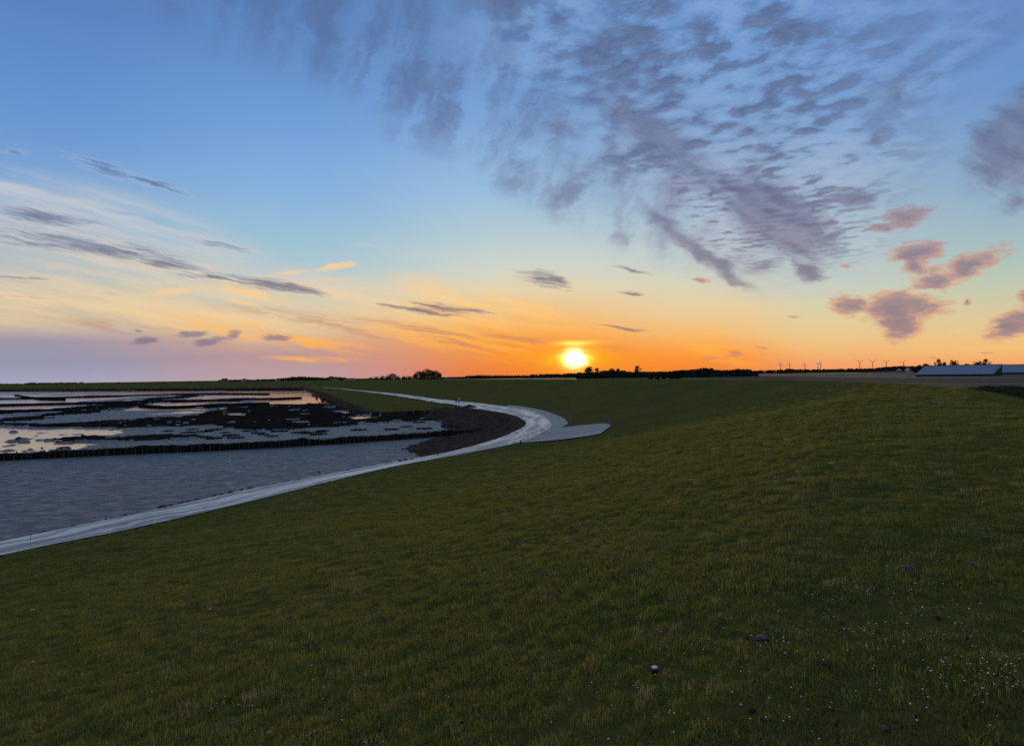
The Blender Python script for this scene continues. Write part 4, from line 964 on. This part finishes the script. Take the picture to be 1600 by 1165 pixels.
tl = ['leftmost wind turbine of the left group on the horizon', 'second wind turbine from the left on the horizon', 'wind turbine standing alone in the middle of the left group',
      'left one of the two overlapping wind turbines', 'right one of the two overlapping wind turbines', 'first wind turbine of the right group, leftmost of its four',
      'second wind turbine of the right group of four', 'third wind turbine of the right group of four', 'rightmost wind turbine, above the pale farmhouses']
for (x, y, Yd, bp, ph, _), lb in zip(turbs, tl):
    p = at(x, y, Yd); H = p.z; bl = bp*Yd/FPX; e = empty('wind_turbine', (p.x, p.y, 0), -math.atan2(p.x, p.y)*1.0); tag(e, lb, 'wind turbine', 'wind turbines on the horizon')
    o = link('tower', TW[0], e); o.scale = (62, 62, H)
    o = link('nacelle', TW[1], e, (0, 0, H)); o.scale = (62, 62, 62)
    o = link('hub', TW[2], e, (0, 0, H)); o.scale = (62, 62, 62)
    for k in range(3):
        o = link('blade', TW[3], e, (0, 0, H)); o.scale = (bl*.8, 62, bl); o.rotation_euler = (0, R(ph+120*k), 0)

# ------------------------------------------------------------------ grass tufts, daisies, stones on the near slope
tuft = []
tc_ = bpy.data.collections.new('tuft_sources')
for s in range(6):
    V, F_ = blades(72, .13, .030 if s < 4 else .046, .0052, 1.9, 100+s); o = bpy.data.objects.new('tuft_source', mesh_np('tuft_source', V, F_, MBLADE if False else MBL)); tc_.objects.link(o)
pts = []
for r0, r1, dens, sc in ((1.6, 6, 170, .85), (6, 11, 95, 1.0), (11, 20, 42, 1.2), (20, 34, 15, 1.6), (34, 60, 4.5, 2.0), (60, 110, .9, 2.4)):
    amax = R(44); area = amax*(r1*r1-r0*r0); n = int(area*dens)
    r = np.sqrt(rng.uniform(r0*r0, r1*r1, n)); a = rng.uniform(-amax, amax, n); X = np.sin(a)*r; Y = np.cos(a)*r
    pt = fbm(X/1.3, Y/1.3, 77, 3)*.7
    k = rng.random(n) < np.clip(.85+pt*1.1, .45, 1)*np.where(r > 60, np.clip((110-r)/50, 0, 1), 1)
    pts.append(np.column_stack([X[k], Y[k], sc*rng.uniform(.6, 1.25, k.sum())*(1+pt[k]*.9)]))
PP = np.concatenate(pts); z_, dt_, _, dk_, _, _ = land(PP[:, 0], PP[:, 1]); ok = (dt_ > .35) & (dk_ < 14); PP = PP[ok]; z_ = z_[ok]
me = bpy.data.meshes.new('grass_tufts'); me.vertices.add(len(PP)); me.vertices.foreach_set('co', np.column_stack([PP[:, :2], z_]).astype(np.float32).ravel())
at_ = me.attributes.new('sc', 'FLOAT', 'POINT'); at_.data.foreach_set('value', PP[:, 2].astype(np.float32))
go = link('grass_tufts', me); tag(go, 'short tufted grass covering the dike slope in the foreground', 'grass', None, 'stuff')
ng = bpy.data.node_groups.new('tufts', 'GeometryNodeTree'); ng.interface.new_socket('Geometry', in_out='INPUT', socket_type='NodeSocketGeometry'); ng.interface.new_socket('Geometry', in_out='OUTPUT', socket_type='NodeSocketGeometry')
gi = ng.nodes.new('NodeGroupInput'); gout = ng.nodes.new('NodeGroupOutput'); mp = ng.nodes.new('GeometryNodeMeshToPoints'); ip = ng.nodes.new('GeometryNodeInstanceOnPoints'); ci = ng.nodes.new('GeometryNodeCollectionInfo')
ci.inputs[0].default_value = tc_; ci.inputs['Separate Children'].default_value = True; ip.inputs['Pick Instance'].default_value = True
rv = ng.nodes.new('FunctionNodeRandomValue'); rv.data_type = 'FLOAT_VECTOR'; rv.inputs[0].default_value = (-.15, -.15, 0); rv.inputs[1].default_value = (.15, .15, 6.283)
na_ = ng.nodes.new('GeometryNodeInputNamedAttribute'); na_.data_type = 'FLOAT'; na_.inputs[0].default_value = 'sc'
L_ = ng.links.new; L_(gi.outputs[0], mp.inputs[0]); L_(mp.outputs[0], ip.inputs['Points']); L_(ci.outputs[0], ip.inputs['Instance']); L_(rv.outputs[0], ip.inputs['Rotation']); L_(na_.outputs[0], ip.inputs['Scale']); L_(ip.outputs[0], gout.inputs[0])
md = go.modifiers.new('tufts', 'NODES'); md.node_group = ng

# daisies
bm = bmesh.new(); V = []; F_ = []
clusters = [((1530, 1060), 95, 130), ((1400, 1010), 110, 90), ((1290, 990), 90, 70), ((1200, 960), 140, 60), ((1050, 1120), 150, 50), ((700, 1120), 220, 60), ((450, 1080), 180, 50), ((1500, 900), 120, 40), ((1320, 1100), 200, 60), ((1560, 780), 60, 14), ((250, 1100), 200, 30), ((1150, 900), 200, 26), ((1450, 820), 160, 16)]
for (c, sp, n) in clusters:
    for _ in range(int(n*.55)):
        x = rng.normal(c[0], sp); y = rng.normal(c[1], sp*.35)
        if not (-60 < x < 1680 and 700 < y < 1190): continue
        d = ray(x, y); t = 2.5
        # march on the analytic slope
        for _k in range(12): 
            q = d*t; t = t*.0+ (EYE-(q[2]*0+max(0, 5.0)))/(-d[2]+1e-6) if _k == 0 else t
            break
        V.append((x, y))
V = np.array(V)
def hit_many(xy):
    D = np.array([ray(*p) for p in xy]); t = np.geomspace(1.8, 60, 260); P = D[:, None, :]*t[None, :, None]; P[:, :, 2] += EYE
    z = land(P[:, :, 0], P[:, :, 1])[0]; i = np.argmax(P[:, :, 2] < z, 1); a_ = np.arange(len(xy)); q = P[a_, i]; q[:, 2] = z[a_, i]; return q[i > 0]
H = hit_many(V); Vd = []; Fd = []; cc = []
for p in H:
    r = .0045*rng.uniform(.7, 1.3)*(1+math.hypot(p[0], p[1])*.03); zz = p[2]+rng.uniform(.035, .05); b = len(Vd); tx, ty = rng.uniform(-.4, .4, 2)
    Vd.append((p[0], p[1], zz+.003))
    for k in range(8): a = k*math.pi/4; rr = r*(1 if k % 2 else .8); Vd.append((p[0]+rr*math.cos(a), p[1]+rr*math.sin(a), zz+tx*rr*math.cos(a)+ty*rr*math.sin(a)))
    for k in range(8): Fd.append((b, b+1+k, b+1+(k+1) % 8))
o = link('daisies', mesh_np('daisies', np.array(Vd), np.array(Fd), MWHITE)); tag(o, 'tiny white daisies scattered through the short foreground grass', 'daisies', None, 'stuff')
bm.free()

# dark clods / droppings
cl = []
for i in range(190):
    cl.append((rng.uniform(0, 1600), 720+440*rng.random()**.8))
H = hit_many(np.array(cl)); sz = rng.uniform(.006, .020, len(H))*(1+np.hypot(H[:, 0], H[:, 1])*.02)
V, F_ = stone_cloud(H+np.array([0, 0, .012]), sz); o = link('sheep_droppings', mesh_np('sheep_droppings', V, F_, MEARTH)); tag(o, 'dark clods of soil and droppings scattered in the grass', 'clods', None, 'stuff')

# flat stones
for (x, y, w, lb) in ((1418, 889, 26, 'flat grey stone in the grass at the right, farthest of the stones'), (1190, 1000, 26, 'grey flat stone in the foreground grass with a pale ragged top'), (1382, 1142, 18, 'small grey stone near the bottom frame edge at the right'), (745, 1107, 16, 'small dark stone near the bottom frame edge in the middle')):
    p = hit(x, y); Dm = math.hypot(p.x, p.y); r = w/2.7*Dm/FPX
    mb = MB().ico((0, 0, 0), r, (1.1, .8, .30), 3, .03, int(x))
    for v in mb.bm.verts:
        k = 1+1.1*float(fbm(np.array([v.co.x/r*1.3+x]), np.array([v.co.y/r*1.3]), 3)[0]); v.co.x *= k; v.co.y *= k; v.co.z = v.co.z*(1+1.6*float(fbm(np.array([v.co.x/r*2.+x]), np.array([v.co.y/r*2.]), 9)[0]))
    o = mb.build('stone', MSTONE, None, (p.x, p.y, p.z+.018), rng.uniform(0, 3)); tag(o, lb, 'stone')
# white feathers and litter
def feather(x, y, w, lb, rz=0., dark=False):
    p = hit(x, y); Dm = math.hypot(p.x, p.y); L = w*Dm/FPX; e = empty('feather', (p.x, p.y, p.z+.07), rz); tag(e, lb, 'feather')
    V = []; Q = []; n = 6
    for i in range(n+1):
        t = i/n; c = .16*L*math.sin(math.pi*min(1, .15+t*.85)); V += [((t-.5)*L, -c, .25*c), ((t-.5)*L, 0, .02*L), ((t-.5)*L, c, .25*c)]
    for i in range(n): a = i*3; Q += [(a, a+1, a+4, a+3), (a+1, a+2, a+5, a+4)]
    link('vane', mesh_np('vane', np.array(V), Q, MWHITE, True), e); MB().tube((-.62*L, 0, .01*L), (.5*L, 0, .03*L), .02*L, .008*L, 5).build('quill', MWHITE if not dark else MSTONE, e)
feather(1300, 729, 9, 'white sliver lying high on the slope at the right', .2)
feather(1045, 789, 5, 'white speck on the slope, upper one of the middle pair', 1.)
feather(946, 827, 5, 'white speck on the slope, lower one of the middle pair', 2.)
feather(487, 1051, 6, 'white feather in the grass at the lower left of centre', .6)
feather(52, 957, 6, 'pale feather near the left frame edge, upper one', .3)
feather(52, 1041, 5, 'small white feather near the left frame edge, lower one', 1.2)
feather(328, 958, 5, 'small white feather on the lower slope between the left edge and the middle', 2.2)
feather(1544, 1071, 7, 'white feather among the daisies near the right frame edge', .9)
feather(866, 802, 4, 'tiny white speck in the middle of the slope left of the white pair', 1.9)
feather(1563, 868, 5, 'small white feather near the right frame edge', .4)
# unidentified black and white lump
p = hit(1023, 1057); e = empty('capped_lump', (p.x, p.y, p.z+.03)); tag(e, 'small dark round lump with a bright white top in the foreground grass', 'capped_lump')
MB().ico((0, 0, .01), .028, (1, 1, .9), 2, .08, 3).build('lump', MBLACK, e); MB().ico((0, .0, .030), .020, (1, .9, .5), 2, .1, 4).build('cap', MWHITE, e)

# ------------------------------------------------------------------ evening haze
def m_haze():
    m = bpy.data.materials.new('haze'); m.use_nodes = True; nt = m.node_tree; nt.nodes.clear(); o = nt.nodes.new('ShaderNodeOutputMaterial'); v = nt.nodes.new('ShaderNodeVolumePrincipled')
    v.inputs['Color'].default_value = (.95, .88, .84, 1); v.inputs['Density'].default_value = 1.6e-5; v.inputs['Anisotropy'].default_value = .6
    nt.links.new(v.outputs[0], o.inputs['Volume']); return m
HAZE = False
if HAZE:
    o = MB().box((0, 0, 44), (26000, 26000, 94)).build('haze', m_haze()); tag(o, 'thin evening haze over the flat land', 'haze', None, 'stuff')
